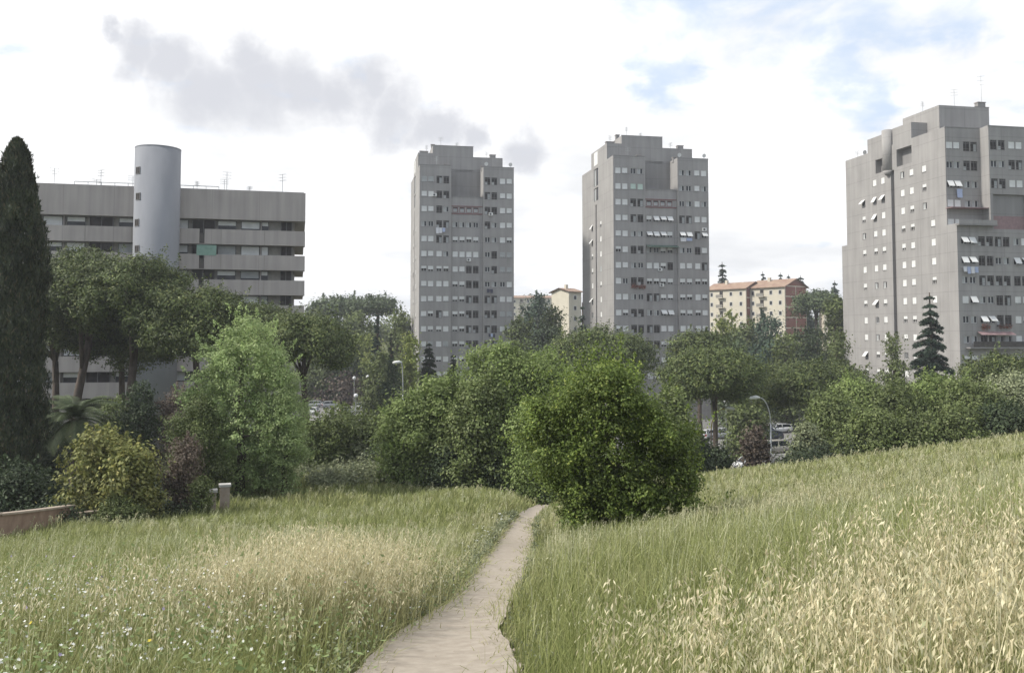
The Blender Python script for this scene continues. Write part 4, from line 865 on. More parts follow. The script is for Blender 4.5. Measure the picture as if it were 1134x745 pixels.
PAINT = {k: noise_mat('car_paint_' + k, tuple(c * .95 for c in v), tuple(min(1, c * 1.05) for c in v), 2, 2, 0.28) for k, v in {'white': (.66, .66, .66), 'silver': (.36, .37, .38), 'darkgrey': (.05, .055, .065), 'blue': (.06, .09, .16), 'champagne': (.33, .31, .27), 'red': (.25, .03, .03)}.items()}
M['tyre'] = flat('tyre_rubber', (.02, .02, .02), .8); M['rim'] = flat('wheel_rim', (.35, .35, .36), .35, .6); M['carglass'] = flat('car_glass', (.02, .025, .03), .12); M['lampglass'] = flat('headlamp_glass', (.7, .7, .7), .2); M['tail'] = flat('tail_lamp', (.35, .02, .02), .3)
_cars = {}
def car_body(kind, paint):
    """lofted body shell and glasshouse, x forward"""
    Lc, Wc, Hc = {'hatch': (3.9, 1.68, 1.48), 'van': (4.3, 1.78, 1.78), 'estate': (4.4, 1.74, 1.46)}[kind]; b = MB(); g = MB()
    f = {'hatch': [(-1.95, .45, .85), (-1.85, .30, .98), (-1.2, .24, 1.0), (0, .22, .98), (.9, .22, .95), (1.5, .24, .84), (1.86, .30, .70), (1.95, .42, .58)],
         'van': [(-2.15, .45, 1.0), (-2.08, .30, 1.08), (-1.2, .25, 1.1), (0, .22, 1.08), (1.0, .22, 1.04), (1.65, .25, .92), (2.05, .30, .76), (2.15, .42, .6)],
         'estate': [(-2.2, .45, .88), (-2.12, .30, .98), (-1.2, .24, .98), (0, .22, .95), (1.0, .22, .92), (1.75, .24, .82), (2.12, .30, .68), (2.2, .42, .56)]}[kind]
    def section(x, zb, zt, w):
        hw = w / 2; return [(x, -hw * .86, zb), (x, -hw, zb + (zt - zb) * .25), (x, -hw * 1.0, zb + (zt - zb) * .6), (x, -hw * .93, zt), (x, hw * .93, zt), (x, hw, zb + (zt - zb) * .6), (x, hw, zb + (zt - zb) * .25), (x, hw * .86, zb)]
    def loft(mb, secs, m):
        k = mb.mi(m); st = []
        for s in secs: st.append(len(mb.v)); mb.v += s
        n = len(secs[0])
        for i in range(len(st) - 1):
            for j in range(n): mb.f.append((st[i] + j, st[i] + (j + 1) % n, st[i + 1] + (j + 1) % n, st[i + 1] + j)); mb.m.append(k)
        mb.f.append(tuple(st[0] + j for j in range(n))); mb.m.append(k); mb.f.append(tuple(st[-1] + j for j in reversed(range(n)))); mb.m.append(k)
    loft(b, [section(x, zb, zt, Wc * (.90 if i in (0, len(f) - 1) else 1)) for i, (x, zb, zt) in enumerate(f)], PAINT[paint])
    zt = f[3][2]
    cab = {'hatch': [(-1.85, .02), (-1.45, .86), (-.9, 1), (.1, 1), (.5, .88), (1.15, .02)], 'van': [(-2.08, .02), (-1.9, .88), (-1.3, 1), (.4, 1), (.85, .86), (1.6, .02)], 'estate': [(-2.1, .02), (-1.75, .88), (-1.1, 1), (.1, 1), (.5, .88), (1.2, .02)]}[kind]
    secs = []
    for x, u in cab:
        z = zt - .04 + (Hc - zt + .04) * u; hw = Wc / 2 * (.93 - .17 * u); secs.append([(x, -Wc / 2 * .90, zt - .05), (x, -hw, z), (x, hw, z), (x, Wc / 2 * .90, zt - .05)])
    loft(g, secs, M['carglass'])
    r_ = MB(); (xa, ua), (xb, ub) = cab[1], cab[4]
    top = [(xa + .02, .88), (cab[2][0], 1), (cab[3][0], 1), (xb - .02, .9)]; 
    for (x0, u0), (x1, u1) in zip(top[:-1], top[1:]):
        z0 = zt + (Hc - zt) * u0 + .03; z1 = zt + (Hc - zt) * u1 + .03; h0 = Wc / 2 * (.94 - .17 * u0); h1_ = Wc / 2 * (.94 - .17 * u1)
        r_.quad((x0, -h0, z0), (x1, -h1_, z1), (x1, h1_, z1), (x0, h0, z0), PAINT[paint])
        for s in (-1, 1): r_.quad((x0, s * h0, z0 - .09), (x1, s * h1_, z1 - .09), (x1, s * h1_, z1), (x0, s * h0, z0), PAINT[paint])
    for s in (-1, 1):
        for (px0, px1) in ((cab[0][0], cab[1][0]), (cab[5][0], cab[4][0]), (-.25, -.3)):
            r_.tube([(px0, s * Wc / 2 * .915, zt - .03), (px1, s * Wc / 2 * .785, zt + (Hc - zt) * .93)], .055, PAINT[paint], 5)
    me = b.mesh('body'); smooth(me); return me, g.mesh('glasshouse'), r_.mesh('roof'), Lc, Wc, zt, f
def make_car(kind, paint):
    key = (kind, paint)
    if key not in _cars:
        body, gl, rf, Lc, Wc, zt, f = car_body(kind, paint)
        w = MB(); w.tube([(0, -.1, 0), (0, .1, 0)], .31, M['tyre'], 18); r_ = MB(); r_.tube([(0, -.115, 0), (0, .115, 0)], .19, M['rim'], 12)
        hl = MB(); hl.box(-.06, .06, -.2, .2, -.07, .07, M['lampglass']); tl = MB(); tl.box(-.05, .05, -.12, .12, -.14, .14, M['tail'])
        _cars[key] = (body, gl, rf, smooth(w.mesh('wheel')), r_.mesh('rim'), hl.mesh('headlight'), tl.mesh('tail_light'), Lc, Wc, zt)
    return _cars[key]
def car(label, x, y, rz, kind, paint, z=None):
    body, gl, rf, wh, rim, hl, tl, Lc, Wc, zt = make_car(kind, paint)
    t = root('parked_car', label, 'car', (x, y, VZ + .04 if z is None else z), math.radians(rz), 'cars parked in the valley'); obj('body', body, t); obj('glasshouse', gl, t); obj('roof', rf, t)
    for sx in (-.31, .32):
        for s in (-1, 1): o = obj('wheel', wh, t, (Lc * sx, s * (Wc / 2 - .08), .31)); obj('rim', rim, o)
    for s in (-1, 1): obj('headlight', hl, t, (Lc / 2 - .12, s * Wc * .33, .66)); obj('tail_light', tl, t, (-Lc / 2 + .05, s * Wc * .38, .80))
    return t
def car_at(label, px, py, rz, kind, paint):
    d = pix_dir(px, py); k = (VZ + .04) / d[2]; return car(label, float(d[0] * k), float(d[1] * k), rz, kind, paint)
car_at('champagne people carrier parked nose left under the curved street lamp', 857, 502, 197, 'van', 'champagne')
car_at('white car with its front just showing over the meadow edge', 829, 519.5, 200, 'hatch', 'white')
car_at('dark blue hatchback parked behind the small green tree by the lamp', 848, 482, 20, 'hatch', 'blue')
car_at('white estate parked beyond the street lamp, beside dark cars', 862, 479, 195, 'estate', 'white')
car_at('dark grey estate in front of the white estate', 851, 487.5, 195, 'estate', 'darkgrey')
car_at('dark car farthest back among the bushes right of the street lamp', 868, 466, 30, 'hatch', 'darkgrey')
car_at('silver hatchback near the bare pine trunk', 806, 484, 15, 'hatch', 'silver')
car_at('silver estate, left neighbour of the silver hatchback', 795, 485.5, 15, 'estate', 'silver')
car_at('white hatchback seen just beside the big green bush', 779, 486, 70, 'hatch', 'white')
car_at('blue hatchback behind the curved lamp, tail to the hedge', 876, 476, 200, 'hatch', 'blue')
car_at('white car with nose left, topmost in the left car park', 353, 446.5, 185, 'hatch', 'white')
car_at('silver estate parked beside white car in the left car park', 346, 451, 185, 'estate', 'silver')
car_at('silver hatchback near the path side of the left car park', 366, 451.5, 25, 'hatch', 'silver')
car_at('white hatchback partly hidden by bushes below left car park', 343, 459, 170, 'hatch', 'white')
car_at('lone pale estate on the track right of the white lamp globe', 405, 453, 0, 'estate', 'white')
car_at('white hatchback low among leaves under the white lamp globe', 384, 458, 40, 'hatch', 'white')

def curved_lamp(label, px, py_head, px_base, Y, arm_px, post='metal', arm='metal', lx=None):
    X = ray_x(px_base, Y, 480); z = h1(X, Y); top = ray_z(py_head, Y); hx = ray_x(arm_px, Y, 480) - X; H = top - z
    t = root('street_lamp', label, 'street lamp', (X, Y, z)); b = MB(); b.tube([(0, 0, 0), (0, 0, H * .35), (0, 0, H * .72)], [.11, .09, .07], M[post], 8); b.tube([(0, 0, 0), (0, 0, .5)], .16, M[post], 8); obj('pole', smooth(b.mesh('pole')), t)
    a = MB(); pts = []
    for k in range(9):
        u = k / 8; pts.append((hx * (1 - math.cos(u * math.pi / 2)), 0, H * .72 + H * .28 * math.sin(u * math.pi / 2)))
    a.tube(pts, .055, M[arm], 7); obj('arm', smooth(a.mesh('arm')), t)
    s = 1 if hx > 0 else -1; hd = MB(); hd.tube([(hx - .1 * s, 0, H + .0), (hx + .25 * s, 0, H + .02), (hx + .8 * s, 0, H - .05), (hx + .95 * s, 0, H - .08)], [.08, .20, .17, .05], M['shutter'], 10); obj('lamp_head', smooth(hd.mesh('lamp_head')), t)
def globe_lamp(label, px, py, Y, r=.32, h=None):
    X = ray_x(px, Y, 450); z = h1(X, Y); top = ray_z(py, Y); t = root('street_lamp', label, 'street lamp', (X, Y, z)); H = top - z
    b = MB(); b.tube([(0, 0, 0), (0, 0, .4), (0, 0, .41), (0, 0, H - r * .8)], [.14, .14, .06, .045], M['metal'], 8); obj('pole', b.mesh('pole'), t)
    g = MB(); g.tube([(0, 0, H + r * math.sin(a)) for a in np.linspace(-1.5, 1.5, 9)], [r * math.cos(a) for a in np.linspace(-1.5, 1.5, 9)], M['lampglass'], 14); obj('lamp_shade', smooth(g.mesh('lamp_shade')), t)
curved_lamp('curved pale street lamp leaning left over the parked people carrier', 838, 440, 853.5, 88, 841)
curved_lamp('street lamp with mustard arm reaching right beside the pine trunk', 800, 452, 787.6, 92, 804, 'pinebark', 'mustard') if 'mustard' in M else None
globe_lamp('white globe lamp on a thin post in the bushes, nearest to the left car park', 394, 438, 105, .26)
globe_lamp('small lamp on the slope, left one of the pair below the conifers', 392, 418.5, 175, .34)
globe_lamp('small lamp on the slope, right one of the pair below the conifers', 407, 417, 176, .34)
globe_lamp('small white lamp between the pine trunk and the curved lamp', 804, 444, 112, .30)
curved_lamp('tall straight lamp post in front of the dark round evergreen', 445, 401, 446, 100, 443.5)

# brownish screen wall by the road and a rail fence
def screen():
    d = pix_dir(836, 503); k = VZ / d[2]; x, y = d[0] * k, d[1] * k
    t = root('brick_kiosk', 'small brown masonry kiosk with pale top edge beside the road', 'kiosk', (x - 1.6, y + 3, VZ + .05), math.radians(4)); b = MB()
    b.box(0, 3.3, 0, 1.6, 0, 2.55, M['wall_stone']); obj('wall', b.mesh('wall'), t); c = MB(); c.box(-.1, 3.4, -.1, 1.7, 2.552, 2.72, M['kerb']); obj('roof', c.mesh('roof'), t); p = MB(); p.box(.5, 1.3, -.04, -.003, .6, 2.0, M['kerb']); obj('panel', p.mesh('panel'), t)
screen()
def rail_fence(label, x0, y0, x1, y1, z, n=14, h=1.1):
    t = root('metal_fence', label, 'fence', (x0, y0, z), math.atan2(y1 - y0, x1 - x0)); Lf = math.hypot(x1 - x0, y1 - y0)
    for k in range(n): b = MB(); b.box(-.04, .04, -.04, .04, -.1, h, M['dmetal']); obj('post', b.mesh('post'), t, (Lf * k / (n - 1), 0, 0))
    r_ = MB()
    for zz_ in (.3, .65, 1.0): r_.box(0, Lf, -.02, .02, zz_, zz_ + .05, M['dmetal'])
    obj('rail', r_.mesh('rail'), t)
rail_fence('low dark railing between the road and the car park', 12, 121, 34, 122.8, VZ + .1)

# garden wall on the left of the meadow
def garden_wall():
    pts = [ground_at(p, q) for p, q in ((-60, 615), (0, 601), (82, 586))]
    t = root('garden_wall', 'low reddish rendered garden wall with stone coping at the left meadow edge', 'garden wall', (pts[0][0], pts[0][1], 0))
    def seg(p, q, ha, hb, name, mb, cb, th=.28):
        dx, dy = q[0] - p[0], q[1] - p[1]; L_ = math.hypot(dx, dy); nx_, ny_ = -dy / L_ * th, dx / L_ * th; n = 6
        for i in range(n):
            a, c = i / n, (i + 1) / n; A = (p[0] + dx * a, p[1] + dy * a); B = (p[0] + dx * c, p[1] + dy * c)
            za, zc = h1(*A), h1(*B); ta, tc = za + ha, zc + ha
            o = (pts0[0], pts0[1])
            P = [(A[0] - o[0], A[1] - o[1]), (B[0] - o[0], B[1] - o[1]), (B[0] + nx_ - o[0], B[1] + ny_ - o[1]), (A[0] + nx_ - o[0], A[1] + ny_ - o[1])]
            for (u, v, z1, z2) in ((0, 1, ta, tc), (1, 2, tc, tc), (2, 3, tc, ta), (3, 0, ta, ta)):
                mb.quad((*P[u], min(za, zc) - .5), (*P[v], min(za, zc) - .5), (*P[v], z2), (*P[u], z1), M['wall_stone'])
            e = .05; ux, uy = dx / L_, dy / L_; mxn, myn = nx_ / th * e, ny_ / th * e
            Q = [(P[0][0] - mxn, P[0][1] - myn), (P[1][0] - mxn, P[1][1] - myn), (P[2][0] + mxn, P[2][1] + myn), (P[3][0] + mxn, P[3][1] + myn)]; tz = (ta, tc, tc, ta)
            for u, v in ((0, 1), (1, 2), (2, 3), (3, 0)): cb.quad((*Q[u], tz[u] + .002), (*Q[v], tz[v] + .002), (*Q[v], tz[v] + .07), (*Q[u], tz[u] + .07), M['coping'])
            cb.quad(*[(*Q[u], tz[u] + .07) for u in range(4)], M['coping']); cb.quad(*[(*Q[u], tz[u] + .002) for u in range(4)], M['coping'])
    pts0 = pts[0]; mb, cb = MB(), MB()
    seg(pts[0], pts[1], .90, .90, '', mb, cb); seg(pts[1], pts[2], .88, .80, '', mb, cb); obj('wall', mb.mesh('wall'), t); obj('coping', cb.mesh('coping'), t)
    a = [ground_at(p, q) for p, q in ((84, 586), (125, 580), (190, 566), (262, 540), (300, 530))]; pts0 = a[0]
    t2_ = root('garden_wall', 'lower broken stretch of garden wall running on behind the bushes', 'garden wall', (a[0][0], a[0][1], 0)); mb, cb = MB(), MB()
    for i in range(len(a) - 1): seg(a[i], a[i + 1], .55, .50, '', mb, cb)
    obj('wall', mb.mesh('wall'), t2_); obj('coping', cb.mesh('coping'), t2_)
    for lab, px, py, hh in (('left stone gate pillar with chipped top at the meadow edge', 234, 553, 1.05), ('right stone gate pillar, slightly taller, at the meadow edge', 249, 550, 1.2)):
        y = 38.0 if px < 240 else 39.0; x = ray_x(px, y, 540); z = h1(x, y); g = root('gate_pillar', lab, 'gate pillar', (x, y, z), math.radians(20), 'stone gate pillars'); b = MB(); b.box(-.2, .2, -.2, .2, -.3, hh, M['coping']); obj('shaft', b.mesh('shaft'), g); c = MB(); c.box(-.25, .25, -.25, .25, hh + .002, hh + .1, M['kerb']); obj('cap', c.mesh('cap'), g)
garden_wall()

# ------------------------------------------------------------------ trees, left group
cypress('cypress_tree', 'tall dark columnar cypress at the left edge of the picture', 12, 163, 74, 44, 21)
PG = 'umbrella pines in front of the long block'
umbrella_pine('umbrella_pine', 'umbrella pine with broad crown, first to the right of the cypress', 92, 268, 150, 72, 31, PG, .72, .05)
umbrella_pine('umbrella_pine', 'umbrella pine whose crown overlaps the foot of the round stair tower', 145, 274, 125, 70, 32, PG, .82, -.05)
umbrella_pine('umbrella_pine', 'lower umbrella pine behind, filling gap between cypress and leaning trunks', 62, 318, 100, 78, 33, PG, .8)
umbrella_pine('umbrella_pine', 'umbrella pine with forked dark trunk before the white stair tower foot', 218, 312, 135, 69, 34, PG, .60, -.08)
umbrella_pine('umbrella_pine', 'shaded umbrella pine low behind the forked one', 135, 335, 120, 80, 35, PG, .55)
umbrella_pine('umbrella_pine', 'dense round-headed pine right of the long block end', 338, 338, 100, 80, 36, PG, .8, 0, leaf=3.4)
umbrella_pine('umbrella_pine', 'pine crown between the forked pine and the round-headed pine', 288, 336, 90, 84, 37, PG, .6)
palm('palm_tree', 'feathery palm with arching fronds right of the cypress', 86, 414, 100, 54, 41)
_p = 46 / F; _pl = []; _r = np.random.default_rng(12)
for (a_, b_, c_) in ((272, 362, 18), (258, 372, 16), (290, 374, 18), (246, 392, 18), (275, 395, 26), (302, 398, 18), (312, 420, 16), (236, 415, 18), (265, 425, 30), (300, 436, 26), (226, 440, 18), (322, 448, 14), (248, 455, 26), (285, 468, 32), (316, 472, 20), (222, 470, 16), (328, 490, 12), (240, 488, 24), (270, 500, 28), (305, 505, 24), (214, 492, 14), (280, 520, 24)):
    for dep in (-1, 1): _pl.append(((a_ - 268) * _p, dep * _r.uniform(.1, .8) * 45 * _p, (540 - b_) * _p, c_ * _p, c_ * _p, c_ * _p))
broadleaf('poplar_tree', 'pale fresh green poplar standing tall left of the car park', 268, 345, 118, 46, 'light', 51, cover=.95, leaf=2.8, clump=2.8, lobes=_pl, sprigs=260, gapt=-.05, slen=1.4)
broadleaf('poplar_tree', 'smaller pale green tree leaning out right of the tall poplar', 316, 405, 62, 45, 'light', 52, z0=.05, n=10)
broadleaf('poplar_tree', 'smaller mid green tree at the left foot of the tall poplar', 222, 440, 75, 44, 'mid', 53, z0=.05, n=12)
broadleaf('loquat_tree', 'olive and yellow leaved garden tree above the low wall', 116, 474, 88, 37, 'olive', 54, cat='tree', z0=.02, n=16, leaf=4.6, clump=3.5)
broadleaf('loquat_tree', 'yellow green bush right of the olive garden tree', 150, 492, 66, 35.5, 'olive', 55, z0=.0, n=10, leaf=4.6, clump=3.5)
broadleaf('laurel_bush', 'dark glossy laurel bush directly behind the reddish wall', 26, 518, 95, 38, 'dark', 56, cat='bush', z0=0, n=12, stem='stem', leaf=4.2)
broadleaf('garden_bush', 'small scrubby bush growing against the stone gate pillars', 226, 530, 30, 37, 'mid', 64, cat='bush', z0=0, n=7, stem='stem')
broadleaf('plum_tree', 'purple leaved plum tree beside the gate pillars', 208, 482, 46, 38, 'purple', 57, z0=.1, n=11)
broadleaf('garden_tree', 'dark blue-green tree behind the plum and yellow bush', 156, 424, 52, 56, 'dark', 58, z0=.1, n=11)
broadleaf('garden_tree', 'brownish-green tree between dark tree and poplar', 197, 430, 58, 57, 'purple', 59, z0=.1, n=11)
broadleaf('garden_tree', 'mid green tree between palm and dark tree', 128, 440, 60, 60, 'mid', 60, z0=.1, n=11)
broadleaf('garden_tree', 'shaded tree behind the cypress foot', 40, 440, 90, 58, 'dark', 61, z0=.0, n=12)
broadleaf('dark_bush', 'dark bush right of the gate pillars under the poplar', 268, 492, 70, 50, 'dark', 62, cat='bush', z0=0, n=9, stem='stem')
broadleaf('garden_bush', 'low leafy bush below the yellow green bush at the wall', 135, 552, 56, 34.5, 'mid', 63, cat='bush', z0=0, n=9, stem='stem')
# ------------------------------------------------------------------ middle
RG = 'umbrella pines on the far ridge'
umbrella_pine('umbrella_pine', 'ridge pine at the left end of the far pine row', 362, 331, 40, 228, 71, RG, .36, col='pine_far', n=10)
umbrella_pine('umbrella_pine', 'wide ridge pine in the middle of the far pine row', 387, 330, 48, 226, 72, RG, .34, col='pine_far', n=12)
umbrella_pine('umbrella_pine', 'ridge pine at the right end of the far pine row', 418, 330, 42, 224, 73, RG, .34, col='pine_far', n=10)
conifer('conifer_tree', 'slim dark conifer on the slope left of the first slim tower', 417, 344, 26, 150, 74, 'blue', leaf=3.0, irregular=.15)
conifer('conifer_tree', 'shorter dark conifer just right of the slim one', 433, 366, 22, 148, 75, 'dark')
broadleaf('evergreen_tree', 'dark round evergreen behind the straight lamp post', 435, 398, 36, 112, 'dark', 76, z0=.02, n=10, taper=-.5)
conifer('spruce_tree', 'dark pyramidal spruce at the foot of the first slim tower', 475, 377, 40, 126, 77, 'dark', irregular=.15, pw=.7, dens=1.3)
conifer('spruce_tree', 'small dark spruce right of the pyramidal one', 502, 390, 30, 124, 78, 'dark', pw=.7)
for i, (px, yt, w, Y, col, lab) in enumerate([
    (395, 348, 50, 216, 'mid', 'round mid green tree below the far pine row'), (442, 345, 34, 190, 'mid', 'green tree touching the left edge of the first slim tower'),
    (372, 352, 40, 215, 'dark', 'dark tree below the left ridge pine'), (350, 344, 40, 222, 'mid', 'hillside tree just right of the long block end'),
    (405, 372, 36, 212, 'yellow', 'yellowish green tree in the slope clearing'), (378, 385, 44, 209, 'dark', 'dark tree left of the slope clearing'),
    (352, 392, 50, 210, 'mid', 'mid green tree above the left car park'), (455, 372, 24, 150, 'yellow', 'small fresh green tree at the tower corner'),
    (420, 392, 40, 140, 'mid', 'green tree under the two dark conifers'), (378, 418, 44, 207, 'purple', 'brownish thicket tree above the parked white car'),
    (595, 329, 46, 215, 'blue', 'tall hazy tree between the two slim towers'), (612, 340, 30, 190, 'mid', 'green tree left of the cedar by the tower'),
    (578, 352, 40, 180, 'mid', 'green tree touching the right edge of the first slim tower'), (606, 362, 50, 160, 'dark', 'darker tree low between the slim towers'),
    (805, 342, 36, 205, 'yellow', 'yellow green tree before the cream hill block'), (830, 356, 40, 200, 'mid', 'mid green tree below the cream hill block'),
    (852, 350, 44, 172, 'blue', 'hazy pale tree in front of the brick gable'), (893, 364, 52, 165, 'dark', 'dark tree right of the hazy pale tree'),
    (925, 326, 40, 175, 'mid', 'tall green tree touching the right tower'), (870, 372, 40, 150, 'mid', 'mid green tree below the dark tree'),
    (812, 372, 46, 150, 'pine_far', 'dull green tree right of the second slim tower'), (930, 372, 36, 140, 'mid', 'green tree at the right tower flank foot')]):
    broadleaf('hillside_tree', lab, px, yt, w * 1.15, Y, col, 100 + i, z0=.02, n=11, group='trees on the far slopes', leaf=3.0, cover=1.2)
conifer('cedar_tree', 'cedar with level drooping branches before the left flank of a tower', 645, 332, 34, 158, 79, 'blue', tiers=8, irregular=.5, droop=.35)
umbrella_pine('umbrella_pine', 'broad dark pine dome behind the big green bush', 662, 364, 120, 118, 80, None, .40, n=20)
umbrella_pine('umbrella_pine', 'dark pine with bare trunk by the road, right of the big bush', 790, 383, 116, 92, 81, None, .50, n=22)
umbrella_pine('umbrella_pine', 'dark pine dome behind the road pine, at second slim tower foot', 775, 366, 64, 128, 82, None, .5)
umbrella_pine('umbrella_pine', 'flat wide pine above the parked cars', 905, 399, 120, 98, 83, None, .36, n=20)
umbrella_pine('umbrella_pine', 'hillside umbrella pine left of the right tower', 905, 322, 44, 215, 84, None, .5, col='pine_far')
for i, (px, yt, w, Y, lab) in enumerate([(801, 288, 30, 285, 'largest pointed conifer on the skyline above the cream blocks'), (846, 299, 18, 290, 'thin skyline conifer above the terracotta roofs'), (866, 300, 18, 292, 'skyline conifer left of the brick gable ridge'), (888, 303, 30, 280, 'spreading skyline conifer behind the brick gable'), (926, 309, 26, 270, 'skyline conifer nearest to the right tower'), (875, 302, 16, 294, 'narrow skyline conifer between two wider ones')]):
    conifer('skyline_conifer', lab, px, yt, w * 1.5, Y, 130 + i, 'blue', 'conifers on the far skyline', tiers=8, irregular=.5, leaf=3.0)
# the middle thicket
for i, (px, yt, w, Y, col, lab, lf) in enumerate([
    (560, 378, 150, 50, 'fresh', 'large feathery green tree left of the big bush, where the path ends', 3.4), (610, 392, 90, 50, 'fresh', 'green tree rising between the feathery tree and the big bush', 3.4),
    (487, 412, 95, 50, 'fresh', 'rounded green tree left of the feathery tree', 3.4), (530, 420, 80, 47, 'mid', 'darker green tree in front of the feathery tree', 3.6),
    (450, 440, 75, 50, 'fresh', 'green thicket tree right of the white globe lamp', 3.2), (745, 430, 66, 60, 'mid', 'green tree just behind the right shoulder of the big bush', 3.2),
    (826, 446, 52, 112, 'mid', 'small green tree left of the curved street lamp', 3.2), (590, 440, 56, 42, 'fresh', 'bright green tree behind the left side of the big bush', 3.6)]):
    broadleaf('thicket_tree', lab, px, yt, w, Y, col, 150 + i, z0=.02, n=18, group='trees of the thicket below the meadow', leaf=lf, cover=1.25)
BG = 'bushes along the meadow edge'
for i, (px, yt, w, Y, col, lab) in enumerate([
    (372, 453, 90, 58, 'mid', 'round green bush below the left car park'), (335, 470, 66, 56, 'mid', 'green bush right of the pale poplar'),
    (420, 462, 80, 60, 'mid', 'green bush under the white globe lamp'), (350, 488, 90, 62, 'grey', 'pale grey-green bramble mound at far end of left meadow'),
    (395, 494, 80, 60, 'grey', 'grey-green bramble mound right of the first mound'), (440, 490, 70, 56, 'dark', 'dark bush behind the grey-green mounds'),
    (480, 497, 60, 50, 'mid', 'green bush left of the path mouth'), (505, 490, 60, 48, 'dark', 'dark bush at the foot of the feathery tree'),
    (548, 498, 60, 47, 'dark', 'dark bush by the path end'), (300, 500, 70, 60, 'mid', 'green bush at the foot of the poplar'),
    (612, 508, 50, 42, 'dark', 'dark bush between the path end and big bush'), (460, 510, 50, 52, 'bright', 'small bright green bush at the meadow rim'),
    (792, 497, 34, 66, 'dark', 'small dark round bush at the bare pine trunk foot'), (836, 474, 34, 66, 'purple', 'brown-leaved shrub in front of the brown kiosk'),
    (770, 480, 40, 62, 'dark', 'dark bush hidden right behind the big bush')]):
    broadleaf('meadow_bush', lab, px, yt, w, Y, col, 180 + i, cat='bush', z0=0, n=11, group=BG, stem='stem', leaf=3.2, cover=1.2)
HG = 'hedge trees behind the right meadow'
for i, (px, yt, w, Y, col, lab) in enumerate([
    (922, 436, 78, 58, 'mid', 'leftmost rounded tree of the hedge behind the right meadow'), (945, 418, 80, 62, 'fresh', 'second hedge tree from the left, taller and green'),
    (990, 420, 84, 60, 'mid', 'hedge tree below the conifer at the right tower'), (1035, 412, 86, 62, 'fresh', 'tallest hedge tree, right of the conifer'),
    (1078, 425, 84, 58, 'mid', 'shaded hedge tree before the right tower front'), (1122, 418, 90, 60, 'grey', 'dull green hedge tree cut by the right picture edge'),
    (892, 470, 34, 54, 'grey', 'low pale bush at the left end of the hedge'), (960, 455, 70, 50, 'mid', 'low bush in the foot of the hedge, left part'),
    (1050, 455, 80, 50, 'mid', 'low bush in the foot of the hedge, middle part'), (1112, 450, 70, 50, 'dark', 'dark bush in the foot of the hedge, right end'), (1005, 460, 70, 50, 'mid', 'green bush in the foot of the hedge below the conifer')]):
    broadleaf('hedge_tree', lab, px, yt, w, Y, col, 210 + i, cat='tree' if i < 6 else 'bush', z0=0, n=16, group=HG, stem='trunk' if i < 6 else 'stem', leaf=3.2, cover=1.25)
conifer('conifer_tree', 'layered conifer standing before the corner of the right tower', 1031, 320, 86, 112, 230, 'blue', tiers=11, irregular=.35, droop=.28, dens=1.3)
broadleaf('round_tree', 'round dark green tree left of the layered conifer', 990, 373, 36, 110, 'mid', 231, z0=.02, n=10)
umbrella_pine('umbrella_pine', 'olive green pine crown before the front of the right tower', 1112, 390, 90, 84, 232, None, .5)
# the big bush
_s = 22.5 / F; _bl = []; _r = np.random.default_rng(77)
for (a_, b_, c_) in ((668, 430, 22), (690, 436, 20), (648, 436, 20), (676, 452, 30), (636, 450, 24), (704, 456, 20), (620, 470, 21), (723, 482, 22), (668, 480, 44), (700, 495, 40), (640, 500, 40), (600, 474, 20), (594, 458, 13), (588, 490, 15), (612, 510, 24), (742, 498, 20), (748, 528, 22), (625, 540, 24), (655, 552, 34), (705, 552, 36), (742, 558, 22), (760, 560, 12), (764, 540, 10), (758, 488, 10), (680, 520, 50), (690, 470, 36), (655, 462, 32), (672, 424, 12), (672, 580, 34), (640, 574, 20), (716, 580, 26), (604, 530, 12)):
    for dep in ((-1, 1) if c_ < 40 else (0,)):
        rim = math.sqrt(max(0, 1 - ((a_ - 672) / 110) ** 2)); _bl.append(((a_ - 672) * _s, dep * _r.uniform(.1, .6) * 80 * _s * rim, (600 - b_) * _s, c_ * _s, c_ * _s, c_ * _s * .95))
broadleaf('big_bush', 'big fresh green bush standing alone right of the path', 672, 402, 196, 22.5, 'bright', 300, cat='bush', z0=-.02, n=30, stem='stem', leaf=3.3, cover=1.1, gapt=-.2, taper=-.3, rs=(.10, .19), clump=3.2, trunk_r=.05, shell=.2, slen=1.7, sprigs=420, lobes=_bl)

# ------------------------------------------------------------------ masses: far woodland and undergrowth
def clump_mass(name, label, pts, rads, ls, col, seed, squash=.8, per=14, cover=1.0, cat='woodland'):
    r = np.random.default_rng(seed); V = []
    for (x, y), R in zip(pts, rads):
        z = h1(x, y); n = int(cover * 9 * R * R / (.3 * ls(y) ** 2)) ; n = max(n, 40); ncl = max(3, n // per); d = unit(r.normal(size=(ncl, 3))); d[:, 2] = np.abs(d[:, 2]) ** .8
        c = np.array([x, y, z + R * .15]) + d * np.array([R, R, R * squash]) * r.uniform(.65, 1.05, (ncl, 1)); P = np.repeat(c, per, 0) + r.normal(size=(ncl * per, 3)) * ls(y) * 1.6
        V.append(leaf_quads(P, unit(np.repeat(d, per, 0) * .7 + r.normal(size=P.shape) * .5 + np.array([0, 0, .3])), ls(y), ls(y) * .6, r))
    return stuff(obj(name, quads_mesh(name, np.concatenate(V), GREENS[col])), label, cat)
r = np.random.default_rng(91)
def scatter(n, x0, x1, y0, y1, ok): 
    P = []; 
    while len(P) < n:
        x, y = r.uniform(x0, x1), r.uniform(y0, y1)
        if abs(x) < .66 * y + 6 and ok(x, y): P.append((x, y))
    return P
